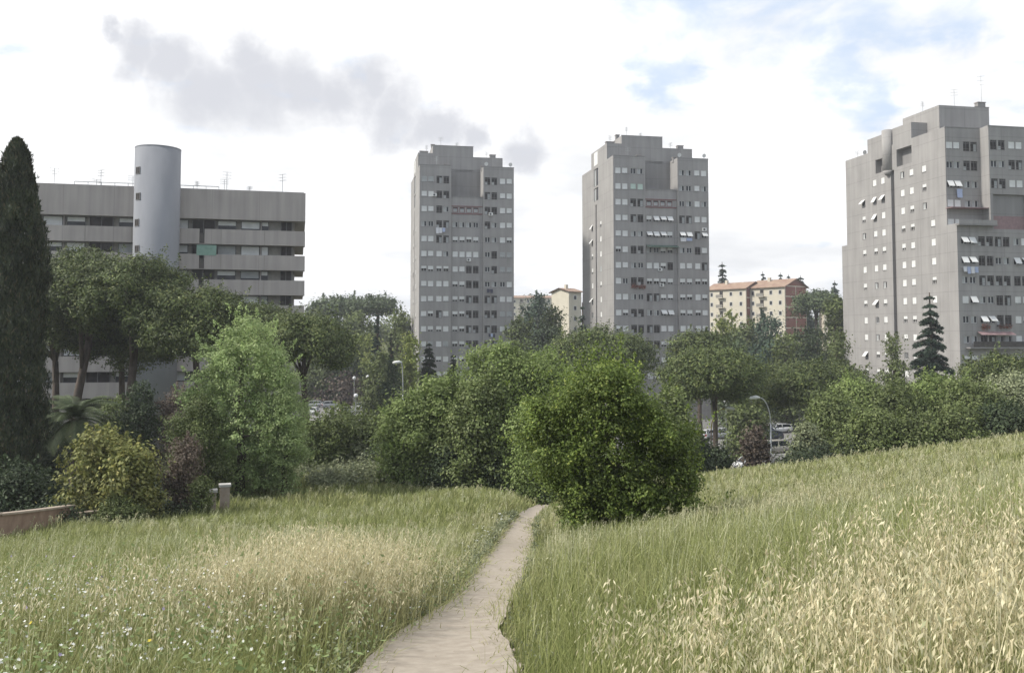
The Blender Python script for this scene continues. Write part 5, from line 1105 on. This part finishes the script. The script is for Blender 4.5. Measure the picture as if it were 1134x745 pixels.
for j, (n, col) in enumerate(((110, 'pine_far'), (90, 'mid'), (50, 'dark'))):
    P = scatter(n, -230, 210, 208, 330, lambda x, y: not (60 < x < 105 and 232 < y < 300 and False)); clump_mass('far_woodland', ['dull green woodland covering the far hillside', 'fresher green woodland patches on the far hillside', 'dark woodland patches on the far hillside'][j], P, r.uniform(3.0, 5.5, n), lambda y: y * .0034, col, 400 + j, 1.0)
def okv(x, y):
    if .185 < x / y < .335: return False
    if x > 6 and y > 98 and x < 80: return False
    if x < -20 and 160 < y: return False
    if X2 - 6 < x < X2 + 30 and y > 168: return False
    if 12 < x < 46 and y > 158: return False
    if x < -22 and 98 < y < 128: return False
    if 7 < x < 46 and y < 86: return False
    # keep sight lines to the left car park
    if -56 < x * (180 / y) < -24 and y > 62: return False
    return True
for j, (n, col) in enumerate(((260, 'mid'), (150, 'dark'), (90, 'grey'))):
    P = scatter(n, -100, 90, 56, 200, okv); clump_mass('undergrowth', ['mid green scrub filling the valley between the trees', 'dark scrub filling the valley between the trees', 'grey-green scrub in the valley clearings'][j], P, r.uniform(.9, 2.2, n), lambda y: y * .0034, col, 410 + j, .8, cat='undergrowth')
P = scatter(160, -48, -8, 34, 62, lambda x, y: x < -0.40 * y + 2.0 and x < -.26 * y - 4); clump_mass('undergrowth', 'shaded garden undergrowth behind the low wall', P, r.uniform(.5, 1.0, len(P)), lambda y: y * .0036, 'dark', 415, .7, cat='undergrowth')
P = [ (x, y) for x, y in scatter(60, 16, 60, 48, 66, lambda x, y: x > .30 * y)]; clump_mass('undergrowth', 'dark undergrowth at the foot of the right hedge', P, r.uniform(.6, 1.2, len(P)), lambda y: y * .0036, 'dark', 416, .8, cat='undergrowth')
r2 = np.random.default_rng(5)
P = [(path_x(0) * 0 + ground_at(px, 534 + r2.uniform(-8, 6))[0], ground_at(px, 532)[1] + r2.uniform(-3, 3)) for px in r2.uniform(300, 560, 70)]; clump_mass('undergrowth', 'bramble and nettle fringe at the lower edge of left meadow', P, r2.uniform(.35, .8, len(P)), lambda y: y * .0036, 'grey', 417, .7, cat='undergrowth')

# ------------------------------------------------------------------ meadow grass
def grass_mat(name, g1, g2, d1, d2, trans=.35):
    m = bpy.data.materials.new(name); m.use_nodes = True; n = m.node_tree; n.nodes.clear(); N, K = n.nodes, n.links
    o = N.new('ShaderNodeOutputMaterial'); g = N.new('ShaderNodeNewGeometry'); at = N.new('ShaderNodeAttribute'); at.attribute_name = 'dry'
    def ramp(a, b_):
        r_ = N.new('ShaderNodeValToRGB'); r_.color_ramp.elements[0].color = (*a, 1); r_.color_ramp.elements[1].color = (*b_, 1); K.new(g.outputs['Random Per Island'], r_.inputs[0]); return r_.outputs[0]
    mx = N.new('ShaderNodeMix'); mx.data_type = 'RGBA'; K.new(at.outputs['Fac'], mx.inputs[0]); K.new(ramp(g1, g2), mx.inputs[6]); K.new(ramp(d1, d2), mx.inputs[7])
    d = N.new('ShaderNodeBsdfPrincipled'); d.inputs['Roughness'].default_value = .6; d.inputs['Specular IOR Level'].default_value = .3; tr = N.new('ShaderNodeBsdfTranslucent'); ms = N.new('ShaderNodeMixShader'); ms.inputs[0].default_value = trans
    K.new(mx.outputs[2], d.inputs['Base Color']); K.new(mx.outputs[2], tr.inputs[0]); K.new(d.outputs[0], ms.inputs[1]); K.new(tr.outputs[0], ms.inputs[2]); K.new(ms.outputs[0], o.inputs[0]); return m
GM = grass_mat('grass_blades', (.13, .16, .045), (.40, .425, .17), (.27, .25, .13), (.50, .46, .28))
OM = grass_mat('oat_heads', (.34, .37, .20), (.56, .56, .36), (.46, .39, .22), (.88, .80, .56), .35)
def vnoise(X, Y, s, seed=0):
    return (np.sin(X / s * 1.7 + seed) * np.sin(Y / s * 1.3 + seed * 2.1) + np.sin((X + Y) / s * 2.3 + seed * .7) * .6 + np.sin((X - 1.7 * Y) / s * 3.1 + 1.3 * seed) * .4) / 2.0
GPATCH = ground_at(362, 688)
GP2 = ground_at(300, 700)
def dryness(X, Y):
    d = .10 + .20 * vnoise(X, Y, 3.0, 1) + .14 * vnoise(X, Y, .8, 2)
    right = sst(X - path_x(Y) + .35 * vnoise(X, Y, 1.1, 4), 1.5, 2.8) * (1 - sst(Y, 4.8, 7.5)); d = d + .50 * right
    d = d + .16 * sst(X, 2, 8) * sst(Y, 10, 20) + .25 * np.exp(-((X - 5.5) / 4) ** 2 - ((Y - 22) / 4) ** 2)
    d = d + .95 * np.exp(-((X - (GPATCH[0] + .16 * (Y - GPATCH[1]))) / 1.0) ** 2 - ((Y - GPATCH[1]) / 1.9) ** 2) + .4 * np.exp(-((X - GP2[0]) / .9) ** 2 - ((Y - GP2[1]) / 1.2) ** 2)
    edge = np.exp(-((np.abs(X - path_x(Y)) - path_w(Y) - .5) / .6) ** 2) * sst(Y, 8, 18); d = d + .18 * edge
    return d
def inside_view(X, Y, m=4.0): return np.abs(X) < .62 * Y + m
def allowed(X, Y, gap=.0):
    off = np.abs(X - path_x(Y)) - path_w(Y) - gap
    ok = off > rng.normal(size=X.shape) * .05 + .02
    ok &= ~((X > 6) & (Y > 84))
    # garden side of the wall
    wx = np.interp(Y, [0, 24, 30, 36, 45, 55, 80], [-40, -17.5, -17.8, -16.6, -15.2, -15, -16]); ok &= X > wx
    # worn verge
    thin = (off < .35) & (rng.uniform(size=X.shape) < .35); ok &= ~thin
    return ok
def sample(dens, y0, y1, xlo=-45, xhi=60):
    hi = min(xhi, .62 * y1 + 4.0); lo = max(xlo, -(.62 * y1 + 4.0)); n = int(dens * (y1 - y0) * (hi - lo)); X = rng.uniform(lo, hi, n); Y = rng.uniform(y0, y1, n)
    k = inside_view(X, Y) & allowed(X, Y); return X[k], Y[k]
BV, BS, BL, BD = [], [], [], []; _off = 0
def add_blades(X, Y, h, w, dry, lean=.35, z0=0.0):
    global _off
    n = len(X)
    if n == 0: return
    Z = hgt(X, Y) - .03 + z0; a = rng.uniform(0, 2 * math.pi, n); sx, sy = np.cos(a), np.sin(a); la = rng.normal(size=n) * 1.5 + 1.2 * vnoise(X, Y, 1.8, 11); lx, ly = np.cos(la), np.sin(la); le = (np.abs(rng.normal(size=n)) + .3 + .2 * vnoise(X, Y, 1.1, 12)) * lean * h
    v = np.empty((n, 5, 3), np.float32)
    v[:, 0] = np.stack([X - sx * w / 2, Y - sy * w / 2, Z], 1); v[:, 1] = np.stack([X + sx * w / 2, Y + sy * w / 2, Z], 1)
    mx, my, mz = X + lx * le * .35, Y + ly * le * .35, Z + h * .58
    v[:, 2] = np.stack([mx + sx * w * .4, my + sy * w * .4, mz], 1); v[:, 3] = np.stack([mx - sx * w * .4, my - sy * w * .4, mz], 1)
    v[:, 4] = np.stack([X + lx * le, Y + ly * le, Z + h * (1 - .15 * np.clip(le / h, 0, 1))], 1)
    base = _off + 5 * np.arange(n)[:, None]; BV.append(v.reshape(-1, 3)); BL.append((base + np.array([0, 1, 2, 3, 3, 2, 4])).ravel()); BS.append(np.tile([4, 3], n)); BD.append(np.repeat(np.clip(dry + rng.normal(size=n) * .16, 0, 1), 5)); _off += 5 * n
def gheight(X, Y):
    off = np.abs(X - path_x(Y)) - path_w(Y)
    h = .42 + .12 * vnoise(X, Y, 2.2, 5) + .09 * vnoise(X, Y, .7, 8)
    h = h * (.55 + .45 * sst(off, .0, .5)); h = h + .12 * sst(X - path_x(Y), 1.2, 3) * (1 - sst(Y, 9, 16)) + .20 * np.exp(-((X - GPATCH[0]) / .9) ** 2 - ((Y - GPATCH[1]) / 1.6) ** 2)
    return np.clip(h, .08, 1)
for y0, y1, dn, wd in ((1.3, 5, 1500, .006), (5, 9, 1000, .008), (9, 15, 560, .012), (15, 24, 300, .020), (24, 38, 150, .034), (38, 62, 62, .060)):
    X, Y = sample(dn, y0, y1); h = gheight(X, Y) * rng.uniform(.55, 1.25, len(X)); add_blades(X, Y, h, wd * rng.uniform(.6, 1.4, len(X)), dryness(X, Y))
# trampled straw and short tufts spilling over both edges of the path
for sgn, n, spread, hh in ((1, 3400, .20, .09), (-1, 2600, .10, .12)):
    Y = 3 + 29 * rng.uniform(size=n) ** 1.3; X = path_x(Y) + sgn * (path_w(Y) + .06 - np.abs(rng.normal(size=n)) * spread * (1 + .6 * vnoise(Y, Y, 1.3, 3)) * .8)
    add_blades(X, Y, hh * rng.uniform(.4, 1.5, n), .007 * np.maximum(1, Y / 7), .45 + .3 * rng.normal(size=n), 1.3)
stuff(obj('meadow_grass', np_mesh('meadow_grass', np.concatenate(BV), np.concatenate(BS), np.concatenate(BL), [GM], attr=np.concatenate(BD))), 'long grey-green meadow grass, turning straw coloured in patches', 'grass')

# oat stalks with hanging spikelets
def oats(name, label, X, Y, H, sp, slen, dry, seed, stalk_w=.004):
    r_ = np.random.default_rng(seed); n = len(X); Z = hgt(X, Y); a = r_.normal(size=n) * 1.2 + .4; le = np.abs(r_.normal(size=n)) * .22 * H; lx, ly = np.cos(a) * le, np.sin(a) * le
    V = []; 
    def pt(u): return np.stack([X + lx * u * u, Y + ly * u * u, Z + H * u * (1 - .10 * u * (le / H))], 1)
    sw = stalk_w * np.maximum(1, Y / 5); us = [0, .45, .8, 1.0]; b = r_.uniform(0, 6.28, n); B = np.stack([np.cos(b), np.sin(b), np.zeros(n)], 1)
    for u0, u1 in zip(us[:-1], us[1:]):
        p, q = pt(u0), pt(u1); w0 = (sw * (1 - .5 * u0))[:, None] / 2; w1 = (sw * (1 - .5 * u1))[:, None] / 2; V.append(np.stack([p - B * w0, p + B * w0, q + B * w1, q - B * w1], 1).reshape(-1, 3))
    u = r_.uniform(.62, 1.02, (n, sp)); rad = .055 * (1.15 - u) / .4 * 1.1 + .012; th = r_.uniform(0, 6.28, (n, sp))
    px_ = X[:, None] + lx[:, None] * u * u + np.cos(th) * rad * r_.uniform(.4, 1.2, (n, sp)); py_ = Y[:, None] + ly[:, None] * u * u + np.sin(th) * rad * r_.uniform(.4, 1.2, (n, sp)); pz_ = Z[:, None] + H[:, None] * u * (1 - .10 * u * (le / H)[:, None]) - .01
    P = np.stack([px_, py_, pz_], -1).reshape(-1, 3); m = len(P); sc = np.repeat(np.maximum(1, Y / 9), sp)[:, None]
    d = unit(np.stack([np.cos(th).ravel() * .45, np.sin(th).ravel() * .45, -np.ones(m)], 1) + r_.normal(size=(m, 3)) * .35); c = unit(np.cross(d, r_.normal(size=(m, 3)))); L_ = slen * sc * r_.uniform(.7, 1.25, (m, 1)); w = L_ * .24
    V.append(np.stack([P, P + d * L_ * .4 + c * w / 2, P + d * L_, P + d * L_ * .4 - c * w / 2], 1).reshape(-1, 3)); V = np.concatenate(V)
    dr = np.concatenate([np.repeat(dry, 4)] * 3 + [np.repeat(np.repeat(dry, sp), 4)]); nq = len(V) // 4
    me = np_mesh(name, V, np.full(nq, 4), np.arange(4 * nq), [OM], attr=np.clip(dr, 0, 1)); return stuff(obj(name, me), label, 'grass')
def oat_sample(dens, y0, y1, f):
    X, Y = sample(dens, y0, y1); k = rng.uniform(size=len(X)) < f(X, Y); return X[k], Y[k]
fR = lambda X, Y: np.clip(sst(X - path_x(Y), .6, 1.7) * (1 - sst(Y + .7 * vnoise(X, Y, 1.5, 6), 4.2, 5.8)) * (.50 + 1.0 * vnoise(X, Y, 1.0, 3)) * (.55 + .45 * sst(X, 1.2, 2.5)), 0, 1)
fA = lambda X, Y: np.clip(dryness(X, Y) + .1, .12, 1) * (.5 + .5 * vnoise(X, Y, 1.7, 9)) * .6 
Xs, Ys = [], []
for args in ((230, 2.0, 4.5), (190, 4.5, 7), (10, 7, 15)):
    x, y = oat_sample(*args, fR); Xs.append(x); Ys.append(y)
X, Y = np.concatenate(Xs), np.concatenate(Ys); H = (gheight(X, Y) + .16 + .08 * sst(X / Y, .28, .55)) * rng.uniform(.7, 1.3, len(X)); H = np.minimum(H, 1.15)
x, y = oat_sample(150, GPATCH[1] - 5, GPATCH[1] + 6, lambda X, Y: np.exp(-((X - (GPATCH[0] + .16 * (Y - GPATCH[1]))) / .85) ** 2 - ((Y - GPATCH[1]) / 1.9) ** 2)); h_ = (gheight(x, y) + .16) * rng.uniform(.75, 1.2, len(x)); X, Y, H = np.concatenate([X, x]), np.concatenate([Y, y]), np.concatenate([H, h_])
oats('dry_wild_oats', 'dry cream wild oats in the right foreground and in a patch left of path', X, Y, H, 26, .034, .80 + rng.normal(size=len(X)) * .25, 500)
Xs, Ys = [], []
for args in ((240, 2.5, 7), (170, 7, 12), (110, 12, 20), (45, 20, 34), (12, 34, 50)):
    x, y = oat_sample(*args, fA); Xs.append(x); Ys.append(y)
X, Y = np.concatenate(Xs), np.concatenate(Ys); H = (gheight(X, Y) + .12) * rng.uniform(.85, 1.2, len(X))
oats('green_seed_grass', 'greenish grasses with nodding seed heads dotted over the meadow', X, Y, H, 13, .021, dryness(X, Y) * .9 + rng.normal(size=len(X)) * .2, 501)
# tall single stalks standing above the rest
def tall(px, py_top, Y): return ray_x(px, Y, 600), Y, min(1.0, ray_z(py_top, Y) - h1(ray_x(px, Y, 600), Y))
T_ = [tall(*a) for a in ((890, 563, 4.6), (896, 590, 4.7), (1060, 570, 4.3), (1046, 555, 4.6), (1128, 545, 4.2), (1118, 560, 4.4), (1098, 600, 4.2), (958, 640, 4.2), (838, 600, 5.4), (1090, 540, 5.4), (836, 625, 5.0), (776, 620, 5.4), (1020, 590, 4.9), (1008, 610, 4.7), (905, 610, 4.2), (935, 600, 4.6), (1075, 585, 3.9), (1040, 560, 4.3), (1100, 560, 4.0), (1115, 575, 3.8), (985, 600, 4.4), (1130, 590, 3.6), (1065, 620, 3.7), (870, 640, 4.0), (1085, 555, 4.5))]
X, Y, H = (np.array([t_[i] for t_ in T_]) for i in range(3)); X, Y, H = np.repeat(X, 3) + rng.normal(size=3 * len(X)) * .05, np.repeat(Y, 3) + rng.normal(size=3 * len(X)) * .1 - .6, np.repeat(H, 3) * rng.uniform(.88, 1.03, 3 * len(X))
oats('tall_oat_stalks', 'tallest cream oat stalks standing clear of the dry grass', X, Y, H, 34, .036, np.full(len(X), .95), 502)

# ---- low leafy weeds and small flowers, near left and along the path edge
def weeds(name, label, X, Y, col, ls, hh, seed, per=26):
    r_ = np.random.default_rng(seed); n = len(X); Z = hgt(X, Y); P = np.stack([np.repeat(X, per), np.repeat(Y, per), np.repeat(Z, per)], 1); P[:, 0] += r_.normal(size=n * per) * .10 * hh / .3; P[:, 1] += r_.normal(size=n * per) * .10 * hh / .3; P[:, 2] += np.abs(r_.normal(size=n * per)) * hh * .5 + .02
    s = np.repeat(np.maximum(1, Y / 7), per)[:, None]; N = unit(r_.normal(size=P.shape) * .6 + np.array([0, 0, .8])); return stuff(obj(name, quads_mesh(name, leaf_quads(P, N, ls * s, ls * .5 * s, r_), GREENS[col])), label, 'weeds')
X, Y = sample(60, 2.5, 11); k = (X < path_x(Y)) & (rng.uniform(size=len(X)) < .10 + .9 * np.exp(-((X + 2.5) / 2.5) ** 2 - ((Y - 4.5) / 2.5) ** 2)); weeds('leafy_weeds', 'low leafy weeds among the grass left of the path', X[k], Y[k], 'light', .036, .40, 510)
yy = rng.uniform(4.5, 32, 420); off = np.abs(rng.normal(size=420)) * .16; X = path_x(yy) - path_w(yy) - off - .02; weeds('path_edge_weeds', 'grey-green weeds creeping over the left edge of the path', X, yy, 'grey', .026, .16, 511)
yy = rng.uniform(4.5, 32, 160); off = np.abs(rng.normal(size=160)) * .16; X = path_x(yy) + path_w(yy) + off + .02; weeds('path_edge_weeds', 'low weeds along the right edge of the path', X, yy, 'grey', .026, .12, 512)
def blossoms(name, label, X, Y, m, size, seed, dz=.0):
    r_ = np.random.default_rng(seed); n = len(X); Z = hgt(X, Y) + gheight(X, Y) * r_.uniform(.75, 1.1, n) + dz; V = []; c = np.stack([X, Y, Z], 1); N = unit(r_.normal(size=(n, 3)) * .5 + np.array([0, -.4, .8])); a = unit(np.cross(N, r_.normal(size=(n, 3)))); b = np.cross(N, a); s = (size * np.maximum(1, Y / 8) * r_.uniform(.6, 1.3, n))[:, None]
    for k in range(5):
        t0 = 2 * math.pi * k / 5; d = a * math.cos(t0) + b * math.sin(t0); e = -a * math.sin(t0) + b * math.cos(t0); V.append(np.stack([c, c + d * s * .6 + e * s * .3, c + d * s + N * s * .15, c + d * s * .6 - e * s * .3], 1))
    V = np.stack(V, 1).reshape(-1, 3); return stuff(obj(name, quads_mesh(name, V, m)), label, 'flowers')
WH = flat('white_petals', (.72, .72, .68)); PU = flat('mauve_petals', (.42, .34, .52)); YE = flat('yellow_petals', (.70, .55, .05))
X, Y = sample(150, 2.4, 11); k = (X < path_x(Y) - .5) & (rng.uniform(size=len(X)) < np.exp(-((X + 3.2) / 2.2) ** 2 - ((Y - 4.6) / 2.2) ** 2)); blossoms('white_wildflowers', 'small white wildflowers in the left foreground', X[k], Y[k], WH, .008, 520)
X, Y = sample(4, 2.6, 10); k = X < path_x(Y) - .5; blossoms('mauve_wildflowers', 'scattered mauve scabious heads in the left foreground', X[k], Y[k], PU, .010, 521, .03)
X, Y = sample(.5, 2.6, 7); k = X < path_x(Y) - .9; blossoms('yellow_wildflowers', 'few yellow flowers in the left foreground corner', X[k], Y[k], YE, .010, 522)
yy = rng.uniform(5, 30, 500); X = path_x(yy) - path_w(yy) - np.abs(rng.normal(size=500)) * .25; blossoms('path_edge_flowers', 'tiny white flowers along the left path edge', X, yy, WH, .008, 523, -.12)
# loose stones on the path
def stones():
    b = MB(); r_ = random.Random(4); n = 500
    for k in range(n):
        y = 3.4 + 22 * r_.random() ** 1.6; side = r_.choice((-1, 1, 0)); x = path_x(y) + (side * path_w(y) * r_.uniform(.7, 1.05) if side else r_.uniform(-.8, .8) * path_w(y)); s = r_.uniform(.004, .013) * (1.4 if side else .8); z = h1(x, y) + .012
        i = len(b.v); a = r_.random() * 6
        for q in range(5): t_ = a + q * 1.2566; b.v.append((x + math.cos(t_) * s * r_.uniform(.7, 1.2), y + math.sin(t_) * s * r_.uniform(.7, 1.2), z))
        b.v.append((x, y, z + s * r_.uniform(.5, .9)))
        for q in range(5): b.f.append((i + q, i + (q + 1) % 5, i + 5)); b.m.append(b.mi(M['coping']))
    stuff(obj('path_pebbles', b.mesh('pebbles')), 'loose pale pebbles and crumbs on the dirt path', 'pebbles')
stones()

# ------------------------------------------------------------------ air
def haze():
    b = MB(); b.box(-2300, 2300, -320, 2500, -60, 48, M['soil']); me = b.mesh('haze'); me.materials.clear()
    m = bpy.data.materials.new('haze'); m.use_nodes = True; n = m.node_tree; n.nodes.clear(); o = n.nodes.new('ShaderNodeOutputMaterial'); v = n.nodes.new('ShaderNodeVolumePrincipled')
    v.inputs['Color'].default_value = (.90, .93, 1.0, 1); v.inputs['Density'].default_value = HAZE; v.inputs['Anisotropy'].default_value = 0.2; n.links.new(v.outputs[0], o.inputs['Volume']); me.materials.append(m)
    o_ = obj('haze', me); o_['kind'] = 'stuff'; o_['label'] = 'thin pale air between the meadow and the far hill'; o_['category'] = 'haze'
HAZE = 0.0004
haze()
